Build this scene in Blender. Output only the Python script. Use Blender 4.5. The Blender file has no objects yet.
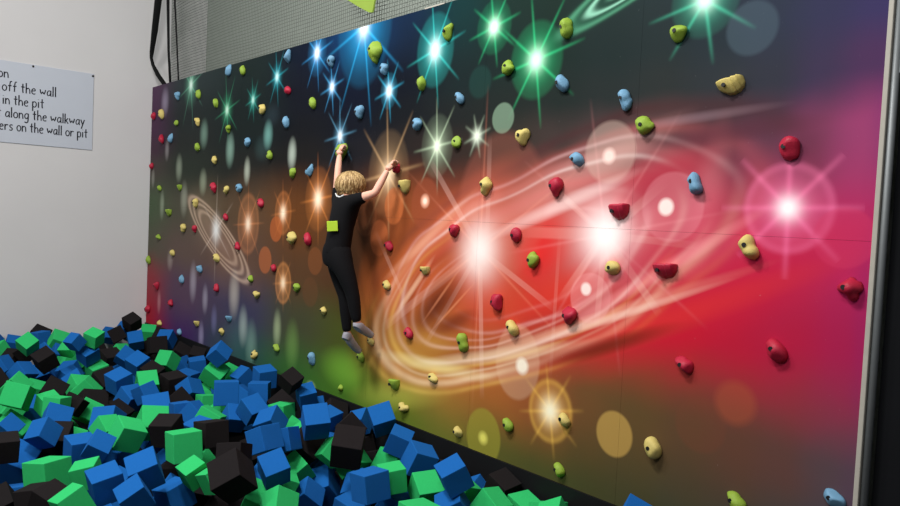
import bpy, bmesh, math, random
import numpy as np
from mathutils import Vector, Matrix, Quaternion

SCN = bpy.context.scene
COL = SCN.collection
Z0 = 2.12                                  # height of the mural's middle line above the pit floor
F = 746.04                                 # focal length in pixels of the 900 x 506 frame
CAM = Vector((9.94228, -3.41446, 0.01074 + Z0))
CR = Vector((0.65423674, 0.75481245, 0.04724894))
CU = Vector((-0.06526804, -0.00589104, 0.99785038))
CF = Vector((-0.75346823, 0.65591422, -0.045411))
WL = 8.732                                 # length of the climbing wall
WH = 1.529                                 # half its height

# ------------------------------------------------------------------ camera
cd = bpy.data.cameras.new('camera')
cam = bpy.data.objects.new('camera', cd)
COL.objects.link(cam)
cd.sensor_width = 36.0
cd.lens = F / 900 * 36
cd.clip_end = 100
cd.clip_start = 0.05
cam.matrix_world = Matrix(((CR.x, CU.x, -CF.x, CAM.x), (CR.y, CU.y, -CF.y, CAM.y),
                           (CR.z, CU.z, -CF.z, CAM.z), (0, 0, 0, 1)))
SCN.camera = cam

# ------------------------------------------------------------------ light and exposure
wd = bpy.data.worlds.new('hall_light')
SCN.world = wd
wd.use_nodes = True
bg = wd.node_tree.nodes['Background']
bg.inputs['Color'].default_value = (0.92, 0.96, 1.0, 1)
bg.inputs["Strength"].default_value = 0.21


def area(name, loc, target, sx, sy, power, col=(1, 0.98, 0.95)):
    ld = bpy.data.lights.new(name, 'AREA')
    ld.shape = 'RECTANGLE'
    ld.size, ld.size_y = sx, sy
    ld.energy = power
    ld.color = col
    o = bpy.data.objects.new(name, ld)
    COL.objects.link(o)
    o.location = loc
    o.rotation_euler = (Vector(target) - Vector(loc)).to_track_quat('-Z', 'Y').to_euler()
    return o


area('ceiling_and_fill_lamp', (6.6, -3.3, 6.6), (6.6, -1.0, 1.0), 1.3, 0.5, 300)
area('ceiling_and_fill_lamp', (4.2, -3.6, 6.6), (3.2, -0.6, 0.8), 1.3, 0.5, 162)
area('ceiling_and_fill_lamp', (6.5, -8.0, 6.0), (0.0, -1.8, 1.6), 1.6, 0.8, 225)  # added fill aimed at the white side wall to brighten it, no known fitting
area('ceiling_and_fill_lamp', (9.8, -4.8, 6.6), (8.2, -0.5, 1.5), 1.3, 0.5, 118)
vs = SCN.view_settings
SCN.display_settings.display_device = 'sRGB'
vs.view_transform = 'Standard'
vs.look = 'None'
vs.gamma = 1
vs.use_curve_mapping = False
vs.exposure = 0.0


# ------------------------------------------------------------------ helpers
def lin(c):
    r = []
    for v in c[:3]:
        v = v / 255.0
        r.append(v / 12.92 if v <= 0.04045 else ((v + 0.055) / 1.055) ** 2.4)
    return (r[0], r[1], r[2], 1.0)


def at(px, py, Y=0.0):
    d = CF + CR * ((px - 450) / F) - CU * ((py - 253) / F)
    return CAM + d * ((Y - CAM.y) / d.y)


def tag(o, label=None, cat=None, group=None, kind=None):
    if label: o['label'] = label
    if cat: o['category'] = cat
    if group: o['group'] = group
    if kind: o['kind'] = kind
    return o


def link(name, me, mat=None, parent=None, smooth=False):
    if mat: me.materials.append(mat)
    o = bpy.data.objects.new(name, me)
    COL.objects.link(o)
    if parent is not None: o.parent = parent
    if smooth:
        me.polygons.foreach_set('use_smooth', [True] * len(me.polygons))
    return o


def from_bm(name, bm, mat=None, parent=None, smooth=False):
    me = bpy.data.meshes.new(name)
    bm.to_mesh(me)
    bm.free()
    return link(name, me, mat, parent, smooth)


def empty(name, loc=(0, 0, 0)):
    o = bpy.data.objects.new(name, None)
    COL.objects.link(o)
    o.location = loc
    return o


def add_box(bm, lo, hi, M=None):
    lo, hi = Vector(lo), Vector(hi)
    r = bmesh.ops.create_cube(bm, size=1.0)
    c, s = (lo + hi) / 2, hi - lo
    for v in r['verts']:
        v.co = Vector((v.co.x * s.x + c.x, v.co.y * s.y + c.y, v.co.z * s.z + c.z))
        if M is not None: v.co = M @ v.co
    return r['verts']


def bevel(bm, w, seg=2):
    bmesh.ops.bevel(bm, geom=bm.edges[:], offset=w, segments=seg, profile=0.5, affect='EDGES')


def add_tube(bm, pts, rad, n=8, cap=True, flat=None):
    """A swept tube through pts; rad is a number or one per point."""
    pts = [Vector(p) for p in pts]
    if not hasattr(rad, '__len__'): rad = [rad] * len(pts)
    rings = []
    up0 = None
    for i, p in enumerate(pts):
        a = pts[max(i - 1, 0)]
        b = pts[min(i + 1, len(pts) - 1)]
        t = (b - a).normalized()
        if up0 is None:
            up0 = Vector((0, 0, 1)) if abs(t.z) < .9 else Vector((1, 0, 0))
        x = t.cross(up0)
        if x.length < 1e-5: x = t.cross(Vector((0, 1, 0)))
        x.normalize()
        y = x.cross(t).normalized()
        up0 = y
        k1, k2 = (1, 1) if flat is None else flat
        rings.append([bm.verts.new(p + (x * math.cos(q) * k1 + y * math.sin(q) * k2) * rad[i])
                      for q in [2 * math.pi * j / n for j in range(n)]])
    for i in range(len(rings) - 1):
        for j in range(n):
            bm.faces.new((rings[i][j], rings[i][(j + 1) % n], rings[i + 1][(j + 1) % n], rings[i + 1][j]))
    if cap:
        bm.faces.new(rings[0][::-1])
        bm.faces.new(rings[-1])


# ------------------------------------------------------------------ materials
def mat(name, col, rough=0.6, spec=0.4, metal=0.0, noise=0.0, scale=20.0, bump=0.0, bscale=80.0):
    m = bpy.data.materials.new(name)
    m.use_nodes = True
    nt = m.node_tree
    b = nt.nodes['Principled BSDF']
    c = lin(col)
    b.inputs['Base Color'].default_value = c
    b.inputs['Roughness'].default_value = rough
    b.inputs['Specular IOR Level'].default_value = spec
    b.inputs['Metallic'].default_value = metal
    tc = nt.nodes.new('ShaderNodeTexCoord')
    if noise > 0:
        n = nt.nodes.new('ShaderNodeTexNoise')
        n.inputs['Scale'].default_value = scale
        n.inputs['Detail'].default_value = 4
        nt.links.new(tc.outputs['Object'], n.inputs['Vector'])
        mx = nt.nodes.new('ShaderNodeMix')
        mx.data_type = 'RGBA'
        mx.inputs[6].default_value = tuple(min(1, v * (1 - noise)) for v in c[:3]) + (1,)
        mx.inputs[7].default_value = tuple(min(1, v * (1 + noise)) for v in c[:3]) + (1,)
        nt.links.new(n.outputs['Fac'], mx.inputs[0])
        nt.links.new(mx.outputs[2], b.inputs['Base Color'])
    if bump > 0:
        n2 = nt.nodes.new('ShaderNodeTexNoise')
        n2.inputs['Scale'].default_value = bscale
        n2.inputs['Detail'].default_value = 3
        nt.links.new(tc.outputs['Object'], n2.inputs['Vector'])
        bp = nt.nodes.new('ShaderNodeBump')
        bp.inputs['Strength'].default_value = bump
        bp.inputs['Distance'].default_value = 0.01
        nt.links.new(n2.outputs['Fac'], bp.inputs['Height'])
        nt.links.new(bp.outputs['Normal'], b.inputs['Normal'])
    return m


M_WHITE = mat('white_plaster', (205, 203, 204), 0.8, 0.2, noise=0.05, scale=1.3, bump=0.05, bscale=60)
M_GREYW = mat('grey_wall_paint', (150, 158, 150), 0.85, 0.2, noise=0.05, scale=2)
M_BLACKW = mat('black_wall_lining', (16, 17, 20), 0.8, 0.1, noise=0.3, scale=3)
M_FLOOR = mat('dark_pit_floor', (16, 16, 18), 0.9, 0.1, noise=0.2, scale=6)
M_PAD = mat('black_vinyl_pad', (17, 17, 19), 0.6, 0.2, noise=0.2, scale=6)
M_ALU = mat('brushed_aluminium', (168, 164, 154), 0.55, 0.3, metal=0.0, noise=0.08, scale=30)
M_ALUD = mat('dull_grey_metal', (112, 116, 118), 0.5, 0.4, metal=0.4, noise=0.1, scale=30)
M_NET = mat('grey_net_cord', (104, 110, 104), 0.9, 0.1)
M_STRAP = mat('black_webbing', (14, 14, 15), 0.8, 0.2)
M_SIGN = mat('pale_blue_grey_board', (188, 193, 204), 0.5, 0.3, noise=0.03, scale=4)
M_INK = mat('dark_lettering', (30, 30, 38), 0.7, 0.2)
M_SCREW = mat('dark_screw', (50, 48, 46), 0.4, 0.5, metal=0.6)
M_LIME = mat('lime_fabric', (128, 152, 62), 0.8, 0.2, noise=0.06, scale=8)
M_BOLT = mat('dark_bolt_recess', (22, 22, 24), 0.5, 0.4)
M_FOAM = {'B': mat('blue_foam', (24, 90, 160), 0.95, 0.08, noise=0.07, scale=14, bump=0.15, bscale=260),
          'G': mat('green_foam', (46, 178, 100), 0.95, 0.08, noise=0.07, scale=14, bump=0.15, bscale=260),
          'K': mat('black_foam', (30, 27, 28), 0.95, 0.08, noise=0.15, scale=14, bump=0.15, bscale=260)}
M_HOLD = {'R': mat('red_resin', (168, 26, 54), 0.55, 0.35, noise=0.12, scale=30, bump=0.2, bscale=180),
          'Y': mat('yellow_resin', (196, 178, 104), 0.6, 0.3, noise=0.1, scale=30, bump=0.2, bscale=180),
          'L': mat('lime_resin', (132, 160, 54), 0.6, 0.3, noise=0.12, scale=30, bump=0.2, bscale=180),
          'B': mat('pale_blue_resin', (104, 148, 178), 0.6, 0.3, noise=0.1, scale=30, bump=0.2, bscale=180)}
M_SKIN = mat('skin', (226, 172, 150), 0.55, 0.3, noise=0.05, scale=12)
M_CLOTH = mat('black_cotton', (13, 13, 16), 0.9, 0.15, noise=0.15, scale=30)
M_COLLAR = mat('white_collar_trim', (215, 215, 215), 0.9, 0.1)
M_SOCK = mat('grey_sock', (148, 147, 156), 0.9, 0.1, noise=0.1, scale=40)
M_HAIR = mat('blond_hair', (192, 162, 114), 0.55, 0.35, noise=0.3, scale=60)
M_HAIR2 = mat('dark_blond_hair', (140, 110, 70), 0.55, 0.35, noise=0.3, scale=60)
M_EYE = mat('eye', (240, 240, 240), 0.3, 0.4)
M_LIP = mat('lip', (190, 110, 105), 0.5, 0.3)

# ------------------------------------------------------------------ the printed mural (node-based)
def pxm(px):                                # pixels per metre of height on the wall at this column
    return 0.2107 * (px + 199.5)


BASE_K = 0.80
BASE_V = [1.53, 1.0, 0.75, 0.5, 0.0, -0.5, -1.0, -1.53]
BASE_U = [150, 180, 250, 300, 350, 400, 450, 500, 550, 600, 650, 700, 750, 800, 850, 888]
BASE = [
    [(104, 74, 104), (62, 74, 76), (36, 50, 50), (22, 32, 52), (22, 72, 126), (24, 46, 76), (24, 60, 62), (32, 56, 50), (34, 54, 48), (40, 58, 56), (46, 62, 66), (52, 65, 76), (58, 67, 88), (62, 66, 100), (64, 64, 110), (64, 64, 116)],
    [(96, 64, 94), (50, 58, 58), (32, 44, 44), (24, 28, 40), (20, 27, 46), (22, 28, 40), (32, 46, 48), (34, 50, 48), (34, 50, 46), (40, 54, 54), (46, 58, 60), (48, 60, 68), (58, 66, 84), (66, 66, 100), (74, 66, 114), (74, 64, 120)],
    [(92, 66, 84), (54, 58, 56), (34, 44, 44), (28, 30, 36), (24, 28, 40), (28, 32, 38), (40, 44, 44), (42, 50, 48), (42, 52, 50), (48, 56, 56), (54, 60, 60), (58, 64, 70), (64, 66, 80), (78, 66, 98), (96, 64, 108), (98, 62, 112)],
    [(88, 80, 76), (54, 62, 54), (40, 42, 40), (34, 32, 32), (34, 34, 40), (45, 39, 38), (58, 46, 42), (60, 54, 48), (74, 62, 60), (104, 76, 76), (106, 74, 76), (92, 62, 70), (108, 66, 86), (146, 70, 106), (176, 74, 126), (160, 66, 126)],
    [(84, 100, 76), (88, 86, 72), (100, 76, 56), (110, 66, 34), (92, 58, 36), (150, 78, 42), (180, 84, 54), (206, 92, 76), (214, 100, 92), (222, 108, 108), (216, 86, 100), (206, 60, 88), (206, 52, 90), (204, 48, 94), (200, 46, 102), (186, 44, 106)],
    [(96, 94, 80), (106, 88, 82), (102, 76, 64), (96, 66, 44), (84, 54, 34), (196, 98, 50), (208, 98, 56), (210, 78, 54), (208, 58, 48), (206, 46, 46), (204, 40, 52), (204, 34, 56), (202, 32, 62), (194, 34, 72), (184, 36, 86), (172, 38, 96)],
    [(160, 62, 72), (98, 74, 96), (68, 66, 94), (74, 76, 54), (78, 86, 36), (180, 122, 56), (190, 126, 58), (182, 106, 52), (162, 88, 50), (122, 84, 50), (106, 82, 50), (104, 76, 54), (108, 72, 58), (106, 72, 66), (96, 76, 82), (96, 74, 90)],
    [(180, 30, 52), (78, 48, 108), (50, 86, 84), (58, 108, 50), (74, 120, 40), (106, 130, 44), (116, 120, 48), (100, 98, 46), (86, 86, 46), (78, 78, 46), (76, 76, 50), (72, 74, 54), (68, 74, 62), (64, 78, 74), (62, 80, 88), (64, 80, 96)],
]


class NG:
    """Small node-graph writer."""
    def __init__(self, name):
        self.m = bpy.data.materials.new(name)
        self.m.use_nodes = True
        self.nt = self.m.node_tree
        self.bsdf = self.nt.nodes['Principled BSDF']

    def _set(self, sock, v):
        if hasattr(v, 'is_output'): self.nt.links.new(v, sock)
        else: sock.default_value = v

    def M(self, op, a, b=0.0, c=0.0, clamp=False):
        n = self.nt.nodes.new('ShaderNodeMath')
        n.operation = op
        n.use_clamp = clamp
        self._set(n.inputs[0], a)
        self._set(n.inputs[1], b)
        self._set(n.inputs[2], c)
        return n.outputs[0]

    def V(self, op, a, b=(0, 0, 0), out=0):
        n = self.nt.nodes.new('ShaderNodeVectorMath')
        n.operation = op
        self._set(n.inputs[0], a)
        self._set(n.inputs[1], b)
        return n.outputs[out]

    def mix(self, fac, a, b, blend='MIX'):
        n = self.nt.nodes.new('ShaderNodeMix')
        n.data_type = 'RGBA'
        n.blend_type = blend
        n.clamp_factor = True
        self._set(n.inputs[0], fac)
        self._set(n.inputs[6], a)
        self._set(n.inputs[7], b)
        return n.outputs[2]

    def noise(self, vec, scale, detail=3):
        n = self.nt.nodes.new('ShaderNodeTexNoise')
        n.inputs['Scale'].default_value = scale
        n.inputs['Detail'].default_value = detail
        self.nt.links.new(vec, n.inputs['Vector'])
        return n.outputs[0]


ELEMENTS = []          # (u, v, reach, function(ng, pos, col) -> col)


def uv(px, py):
    p = at(px, py)
    return p.x, p.z - Z0


def flare(px, py, col, R, core=0.05, spike=0.0, sw=0.012, n=4, ang=0.0, gi=0.8, si=0.7, ring=0.0, ci=1.0, disc=0.0, white=(255, 255, 255), fp=0.8):
    """A printed star: soft glow of radius R, hot core, 2n spikes, an optional faint halo ring and disc."""
    u, v = uv(px, py)
    qx = 1.0 if px > 570 else 1.12 if px > 460 else 1.30
    if col[0] < 200:                       # the cold upper stars: fainter discs, smaller cores
        disc, core, sw = disc * .45, core * .72, sw * .85

    def f(g, pos, c):
        d = g.V('SUBTRACT', pos, (u, 0, v))
        if qx != 1.0: d = g.V('MULTIPLY', d, (qx, 1, 1))
        r = g.V('LENGTH', d, out=1)
        t = g.M('SUBTRACT', 1.0, g.M('DIVIDE', r, R), clamp=True)
        s = g.M('MULTIPLY', g.M('POWER', t, 2.2), gi)
        if disc > 0:
            s = g.M('ADD', s, g.M('MULTIPLY', g.M('MULTIPLY', t, 9.0, clamp=True), disc))
        if ring > 0:
            q = g.M('DIVIDE', g.M('SUBTRACT', r, R * 0.86), R * 0.09)
            s = g.M('ADD', s, g.M('MULTIPLY', g.M('EXPONENT', g.M('MULTIPLY', g.M('MULTIPLY', q, q), -1.0)), ring))
        if spike > 0:
            sp = g.nt.nodes.new('ShaderNodeSeparateXYZ')
            g.nt.links.new(d, sp.inputs[0])
            th = g.M('ARCTAN2', sp.outputs[2], sp.outputs[0])
            sn = g.M('SINE', g.M('MULTIPLY', g.M('ADD', th, -ang), float(n)))
            w = g.M('DIVIDE', g.M('MULTIPLY', sn, r), sw * n)
            e = g.M('EXPONENT', g.M('MULTIPLY', g.M('MULTIPLY', w, w), -1.0))
            fall = g.M('POWER', g.M('SUBTRACT', 1.0, g.M('DIVIDE', r, spike), clamp=True), fp)
            s = g.M('ADD', s, g.M('MULTIPLY', g.M('MULTIPLY', e, fall), si))
        c = g.mix(s, c, lin(col), 'SCREEN')
        k = g.M('DIVIDE', r, core * 1.6)
        h = g.M('MULTIPLY', g.M('EXPONENT', g.M('MULTIPLY', g.M('MULTIPLY', k, k), -1.0)), ci)
        return g.mix(h, c, lin(white))
    ELEMENTS.append((u, v, max(R, spike, core * 3.5), f))


def disc(px, py, R, col, a=0.5, edge=0.12, blend='MIX', sx=1.0):
    u, v = uv(px, py)

    def f(g, pos, c):
        d = g.V('MULTIPLY', g.V('SUBTRACT', pos, (u, 0, v)), (1 / sx, 0, 1))
        r = g.V('LENGTH', d, out=1)
        t = g.M('DIVIDE', g.M('SUBTRACT', R, r), R * edge, clamp=True)
        return g.mix(g.M('MULTIPLY', t, a), c, lin(col), blend)
    ELEMENTS.append((u, v, R * max(1, sx), f))


def soft(px, py, ru, rv, col, a=0.5, blend='SCREEN', ang=0.0):
    """A soft elongated glow."""
    u, v = uv(px, py)
    ca, sa = math.cos(ang), math.sin(ang)

    def f(g, pos, c):
        d = g.V('SUBTRACT', pos, (u, 0, v))
        x = g.V('DOT_PRODUCT', d, (ca / ru, 0, sa / ru), out=1)
        y = g.V('DOT_PRODUCT', d, (-sa / rv, 0, ca / rv), out=1)
        q = g.M('ADD', g.M('MULTIPLY', x, x), g.M('MULTIPLY', y, y))
        t = g.M('POWER', g.M('SUBTRACT', 1.0, q, clamp=True), 1.6)
        return g.mix(g.M('MULTIPLY', t, a), c, lin(col), blend)
    ELEMENTS.append((u, v, max(ru, rv), f))


def rings(u, v, a, b, ang, lst, reach=1.7, cloud=0.5, nscale=2.2, warp=0.0):
    """Concentric elliptical bands of a galaxy: lst of (radius, width, strength, colour, side) in units of the ellipse."""
    ca, sa = math.cos(ang), math.sin(ang)

    def f(g, pos, c):
        d = g.V('SUBTRACT', pos, (u, 0, v))
        x = g.V('DOT_PRODUCT', d, (ca / a, 0, sa / a), out=1)
        y = g.V('DOT_PRODUCT', d, (-sa / b, 0, ca / b), out=1)
        if warp > 0:
            wz = g.noise(g.V('ADD', pos, (7.3, 0, 2.1)), 0.9, 1)
            y = g.M('ADD', y, g.M('MULTIPLY', g.M('SUBTRACT', wz, 0.5), warp))
        r = g.M('SQRT', g.M('ADD', g.M('MULTIPLY', x, x), g.M('MULTIPLY', y, y)))
        th = g.M('ARCTAN2', y, x)
        nz = g.noise(pos, nscale, 2)
        md = g.M('ADD', g.M('MULTIPLY', nz, 2 * cloud), 1 - cloud)
        for (r0, w, s, col, ph, amp, bl) in lst:
            rr = g.M('SUBTRACT', r, r0) if isinstance(w, tuple) is False else g.M('SUBTRACT', r, r0)
            k = g.M('DIVIDE', rr, w)
            e = g.M('EXPONENT', g.M('MULTIPLY', g.M('MULTIPLY', k, k), -1.0))
            if amp > 0:
                cs = g.M('COSINE', g.M('ADD', th, -ph))
                am = g.M('ADD', g.M('MULTIPLY', cs, amp * 0.5), 1 - amp * 0.5)
                e = g.M('MULTIPLY', e, am)
            e = g.M('MULTIPLY', g.M('MULTIPLY', e, md), s * (.85 if bl == 'SCREEN' else 1.0))
            c = g.mix(e, c, lin(col), bl)
        return c
    ELEMENTS.append((u, v, a * reach, f))


# --- the big red spiral galaxy
PK, OR, YL, WT = (255, 190, 190), (255, 150, 110), (250, 225, 140), (255, 235, 232)
GA = math.radians(23.5)
GOLD, ROSE, EMB = (246, 190, 90), (250, 96, 96), (250, 120, 70)
rings(6.64, -0.34, 1.55, 0.56, GA, [
    (1.25, 0.06, 0.50, (70, 40, 42), math.radians(60), 1.8, 'MIX'),
    (1.12, 0.028, 0.34, GOLD, math.radians(235), 1.7, 'SCREEN'),
    (1.10, 0.045, 0.16, ROSE, math.radians(20), 1.5, 'SCREEN'),
    (1.02, 0.035, 0.62, (255, 214, 176), math.radians(238), 1.3, 'SCREEN'),
    (1.00, 0.11, 0.34, EMB, math.radians(200), 1.0, 'SCREEN'),
    (0.95, 0.016, 0.40, (255, 225, 190), math.radians(230), 1.4, 'SCREEN'),
    (0.89, 0.022, 0.42, GOLD, math.radians(215), 1.3, 'SCREEN'),
    (0.83, 0.018, 0.45, (255, 205, 190), math.radians(260), 1.2, 'SCREEN'),
    (0.76, 0.05, 0.55, (140, 52, 30), math.radians(195), 1.3, 'MIX'),
    (0.70, 0.016, 0.40, (255, 200, 185), math.radians(240), 1.3, 'SCREEN'),
    (0.62, 0.014, 0.30, (255, 190, 180), math.radians(200), 1.2, 'SCREEN'),
], reach=1.75, cloud=0.85, warp=.35)
rings(6.72, -0.27, 1.50, 0.60, math.radians(20), [
    (1.0, 0.020, 0.28, (255, 205, 205), math.radians(95), 1.6, 'SCREEN'),
    (0.90, 0.06, 0.24, (255, 160, 158), math.radians(95), 1.6, 'SCREEN'),
    (0.86, 0.018, 0.40, (255, 235, 230), math.radians(100), 1.5, 'SCREEN'),
    (0.72, 0.05, 0.35, (190, 60, 66), math.radians(70), 1.4, 'MIX'),
    (0.64, 0.02, 0.34, (255, 200, 196), math.radians(300), 1.2, 'SCREEN'),
    (0.50, 0.02, 0.26, (255, 200, 196), math.radians(330), 1.2, 'SCREEN'),
], reach=1.5, cloud=0.85, nscale=1.6, warp=.5)
soft(455, 325, .34, .09, (124, 50, 30), 0.6, 'MIX', ang=math.radians(20))
soft(541, 250, .34, .26, (216, 40, 40), 0.9, 'MIX', ang=math.radians(60))
soft(560, 292, .55, .15, (216, 56, 44), 0.75, 'MIX', ang=math.radians(24))
soft(655, 186, .46, .20, (176, 58, 74), 0.9, 'MIX', ang=math.radians(28))
soft(500, 305, .4, .2, (206, 70, 48), 0.6, 'MIX', ang=math.radians(20))
soft(560, 185, 1.0, 0.12, (255, 180, 170), 0.26, ang=GA)
soft(555, 208, .7, 0.06, (255, 225, 220), 0.55, ang=math.radians(20))
soft(450, 220, 0.9, 0.20, (255, 110, 70), 0.20, ang=math.radians(33))
soft(425, 240, 0.7, 0.05, (255, 190, 160), 0.32, ang=math.radians(35))
soft(430, 365, 0.8, 0.07, (250, 226, 160), 0.5, ang=math.radians(2))
soft(500, 355, 1.1, 0.06, (255, 220, 180), 0.5, ang=math.radians(14))
soft(590, 322, 1.2, 0.05, (255, 190, 160), 0.55, ang=math.radians(22))
soft(655, 275, .8, 0.05, (255, 150, 150), 0.5, ang=math.radians(32))
soft(705, 205, .12, 0.5, (255, 130, 140), 0.2, ang=math.radians(-10))
soft(690, 310, 1.2, 0.24, (205, 24, 50), 0.55, 'MIX', ang=math.radians(28))
soft(580, 352, .9, 0.06, (120, 48, 34), 0.6, 'MIX', ang=math.radians(20))
soft(640, 330, 1.3, 0.10, (226, 60, 50), 0.4, 'MIX', ang=math.radians(24))
soft(365, 300, .14, .45, (214, 104, 44), .5, ang=0)
soft(700, 117, .50, .035, (170, 140, 150), .22, ang=math.radians(4))
soft(725, 133, .55, .07, (84, 44, 56), .6, 'MIX', ang=math.radians(4))
# light streaks radiating from the bright cores
def ray_streak(p0, p1, w, col, a):
    u0, v0 = uv(*p0)
    u1, v1 = uv(*p1)
    L_ = math.hypot(u1 - u0, v1 - v0) / 2
    soft_uv((u0 + u1) / 2, (v0 + v1) / 2, L_, w, col, a, math.atan2(v1 - v0, u1 - u0))


def soft_uv(u, v, ru, rv, col, a, ang):
    ca, sa = math.cos(ang), math.sin(ang)

    def f(g, pos, c):
        d = g.V('SUBTRACT', pos, (u, 0, v))
        x = g.V('DOT_PRODUCT', d, (ca / ru, 0, sa / ru), out=1)
        y = g.V('DOT_PRODUCT', d, (-sa / rv, 0, ca / rv), out=1)
        t = g.M('SUBTRACT', 1.0, g.M('MULTIPLY', x, x), clamp=True)
        e = g.M('DIVIDE', g.M('SUBTRACT', 1.0, g.M('ABSOLUTE', y)), 0.35, clamp=True)
        return g.mix(g.M('MULTIPLY', g.M('MULTIPLY', t, e), a), c, lin(col), 'SCREEN')
    ELEMENTS.append((u, v, max(ru, rv), f))


for p0, p1, w, a in [((480, 250), (482, 400), .03, .35), ((480, 250), (425, 345), .03, .30), ((480, 250), (430, 160), .035, .30),
                     ((490, 135), (487, 245), .03, .22), ((480, 250), (555, 310), .03, .3), ((480, 250), (380, 330), .05, .25),
                     ((605, 235), (660, 315), .035, .35), ((605, 235), (596, 330), .03, .3), ((605, 235), (560, 300), .04, .3),
                     ((605, 235), (668, 180), .04, .28), ((605, 235), (520, 232), .05, .25), ((605, 235), (700, 246), .03, .2),
                     ((605, 235), (545, 180), .03, .25), ((560, 232), (550, 380), .02, .15), ((375, 230), (405, 300), .03, .25)]:
    ray_streak(p0, p1, w * .8, (255, 205, 190), a * .6)
flare(480, 250, (255, 150, 120), 0.50, core=0.11, spike=1.1, sw=0.010, n=3, ang=math.radians(30), gi=0.62, si=0.26, white=(255, 246, 242))
flare(605, 235, (255, 165, 165), 0.44, core=0.095, spike=0.8, sw=0.010, n=4, ang=0.2, gi=0.75, si=0.20, white=(255, 248, 246))
soft(436, 305, .42, .17, (92, 38, 22), 0.9, 'MIX', ang=math.radians(38))
soft(452, 322, .30, .07, (110, 44, 26), 0.6, 'MIX', ang=math.radians(24))
soft(412, 290, .40, .035, (255, 200, 165), 0.55, ang=math.radians(48))
soft(441, 296, .34, .016, (230, 140, 100), 0.4, ang=math.radians(48))
soft(452, 308, .34, .014, (230, 140, 100), 0.4, ang=math.radians(42))
soft(605, 347, .55, .06, (104, 28, 18), 0.8, 'MIX', ang=math.radians(23))
soft(600, 322, .9, .03, (255, 205, 185), 0.5, ang=math.radians(22))
soft(640, 262, .42, .13, (190, 50, 72), 0.6, 'MIX', ang=math.radians(26))
soft(664, 182, .36, .12, (166, 50, 66), 0.75, 'MIX', ang=math.radians(26))
# --- right-hand stars and bokeh
flare(788, 208, (255, 120, 165), 0.225, core=0.034, spike=0.33, sw=0.016, n=4, ang=0.02, gi=0.80, si=0.30, ring=0.15, disc=0.12, fp=.28)
disc(610, 152, 0.185, (230, 200, 185), 0.22)
disc(609, 156, 0.055, (255, 222, 212), .85, edge=.6)
disc(672, 207, 0.19, (255, 180, 190), 0.15, edge=.08)
disc(666, 207, 0.055, (255, 232, 226), 0.9, edge=.4)
disc(590, 298, 0.15, (255, 190, 190), 0.22, edge=.08)
disc(586, 289, 0.045, (255, 235, 228), 0.85, edge=.4)
disc(735, 403, 0.125, (170, 84, 56), 0.42, edge=.35)
disc(700, 425, 0.15, (120, 66, 48), 0.25, edge=.15)
disc(844, 238, 0.14, (210, 60, 100), 0.3, edge=.1)
disc(752, 28, 0.14, (84, 104, 116), 0.30, edge=.15)
flare(705, 0, (70, 200, 160), 0.20, core=0.045, spike=0.34, n=4, ang=.2, gi=0.8, si=.5, disc=.12, white=(225, 255, 240))
# --- green galaxy at the top
rings(7.63, 1.44, 0.72, 0.105, math.radians(23), [
    (1.0, 0.10, 0.55, (90, 170, 130), 3.1, 0.4, 'SCREEN'), (0.74, 0.055, 0.85, (150, 215, 185), 3.1, 0.4, 'SCREEN'),
    (0.48, 0.06, 0.7, (120, 195, 160), 3.1, 0.4, 'SCREEN'), (0.80, 0.26, 0.35, (20, 96, 62), 3.1, 0.3, 'SCREEN')], reach=1.45, cloud=.2)
# --- upper stars
flare(536, 60, (38, 190, 120), 0.255, core=0.058, spike=0.44, n=4, ang=.18, gi=.9, si=.6, disc=.22, white=(215, 255, 230))
flare(494, 27, (40, 185, 120), 0.19, core=0.046, spike=0.28, n=4, ang=.2, gi=.9, si=.6, disc=.16, white=(225, 255, 235))
flare(435, 50, (50, 190, 185), 0.28, core=0.062, spike=0.44, n=4, ang=.2, gi=.95, si=.6, disc=.26, white=(235, 250, 250))
flare(389, 91, (60, 185, 225), 0.15, core=0.04, spike=0.26, n=4, ang=.2, gi=.9, si=.6, disc=.12)
flare(364, 26, (40, 165, 225), 0.52, core=0.075, spike=0.85, sw=.016, n=4, ang=.25, gi=.9, si=.55, disc=.15)
flare(332, 87, (70, 170, 230), 0.14, core=0.036, ci=.9, spike=0.26, n=4, ang=.2, gi=.9, si=.6)
flare(317, 53, (60, 165, 235), 0.22, core=0.045, spike=0.36, n=4, ang=.2, gi=.95, si=.6, disc=.1)
flare(340, 136, (100, 165, 200), 0.18, core=0.036, spike=0.34, n=4, ang=.1, gi=.8, si=.55, ci=.9)
flare(277, 77, (40, 170, 185), 0.18, core=0.035, ci=.8, spike=0.30, n=4, ang=.2, gi=.9, si=.5, white=(225, 255, 250))
flare(253, 100, (50, 165, 150), 0.18, core=0.032, ci=.6, spike=0.24, n=4, ang=.2, gi=.85, si=.5, white=(220, 250, 240))
flare(227, 110, (60, 165, 120), 0.25, core=0.042, ci=.75, spike=0.42, n=4, ang=.2, gi=.85, si=.5, white=(215, 245, 228))
flare(191, 85, (100, 175, 142), 0.34, core=0.055, spike=0.55, n=4, ang=.25, gi=.9, si=.5, white=(230, 248, 238), ci=.8)
flare(437, 146, (190, 215, 180), 0.24, core=0.04, spike=0.36, n=4, ang=.1, gi=.65, si=.5, disc=.10, white=(245, 250, 230), ci=.8)
flare(477, 136, (170, 190, 165), 0.10, core=0.035, spike=0.16, n=4, ang=.3, gi=.7, si=.6, white=(235, 240, 225), ci=.8)
disc(503, 118, 0.105, (128, 156, 132), 0.55, edge=.12)
disc(480, 82, 0.12, (34, 80, 72), 0.25, edge=.2)
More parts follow.
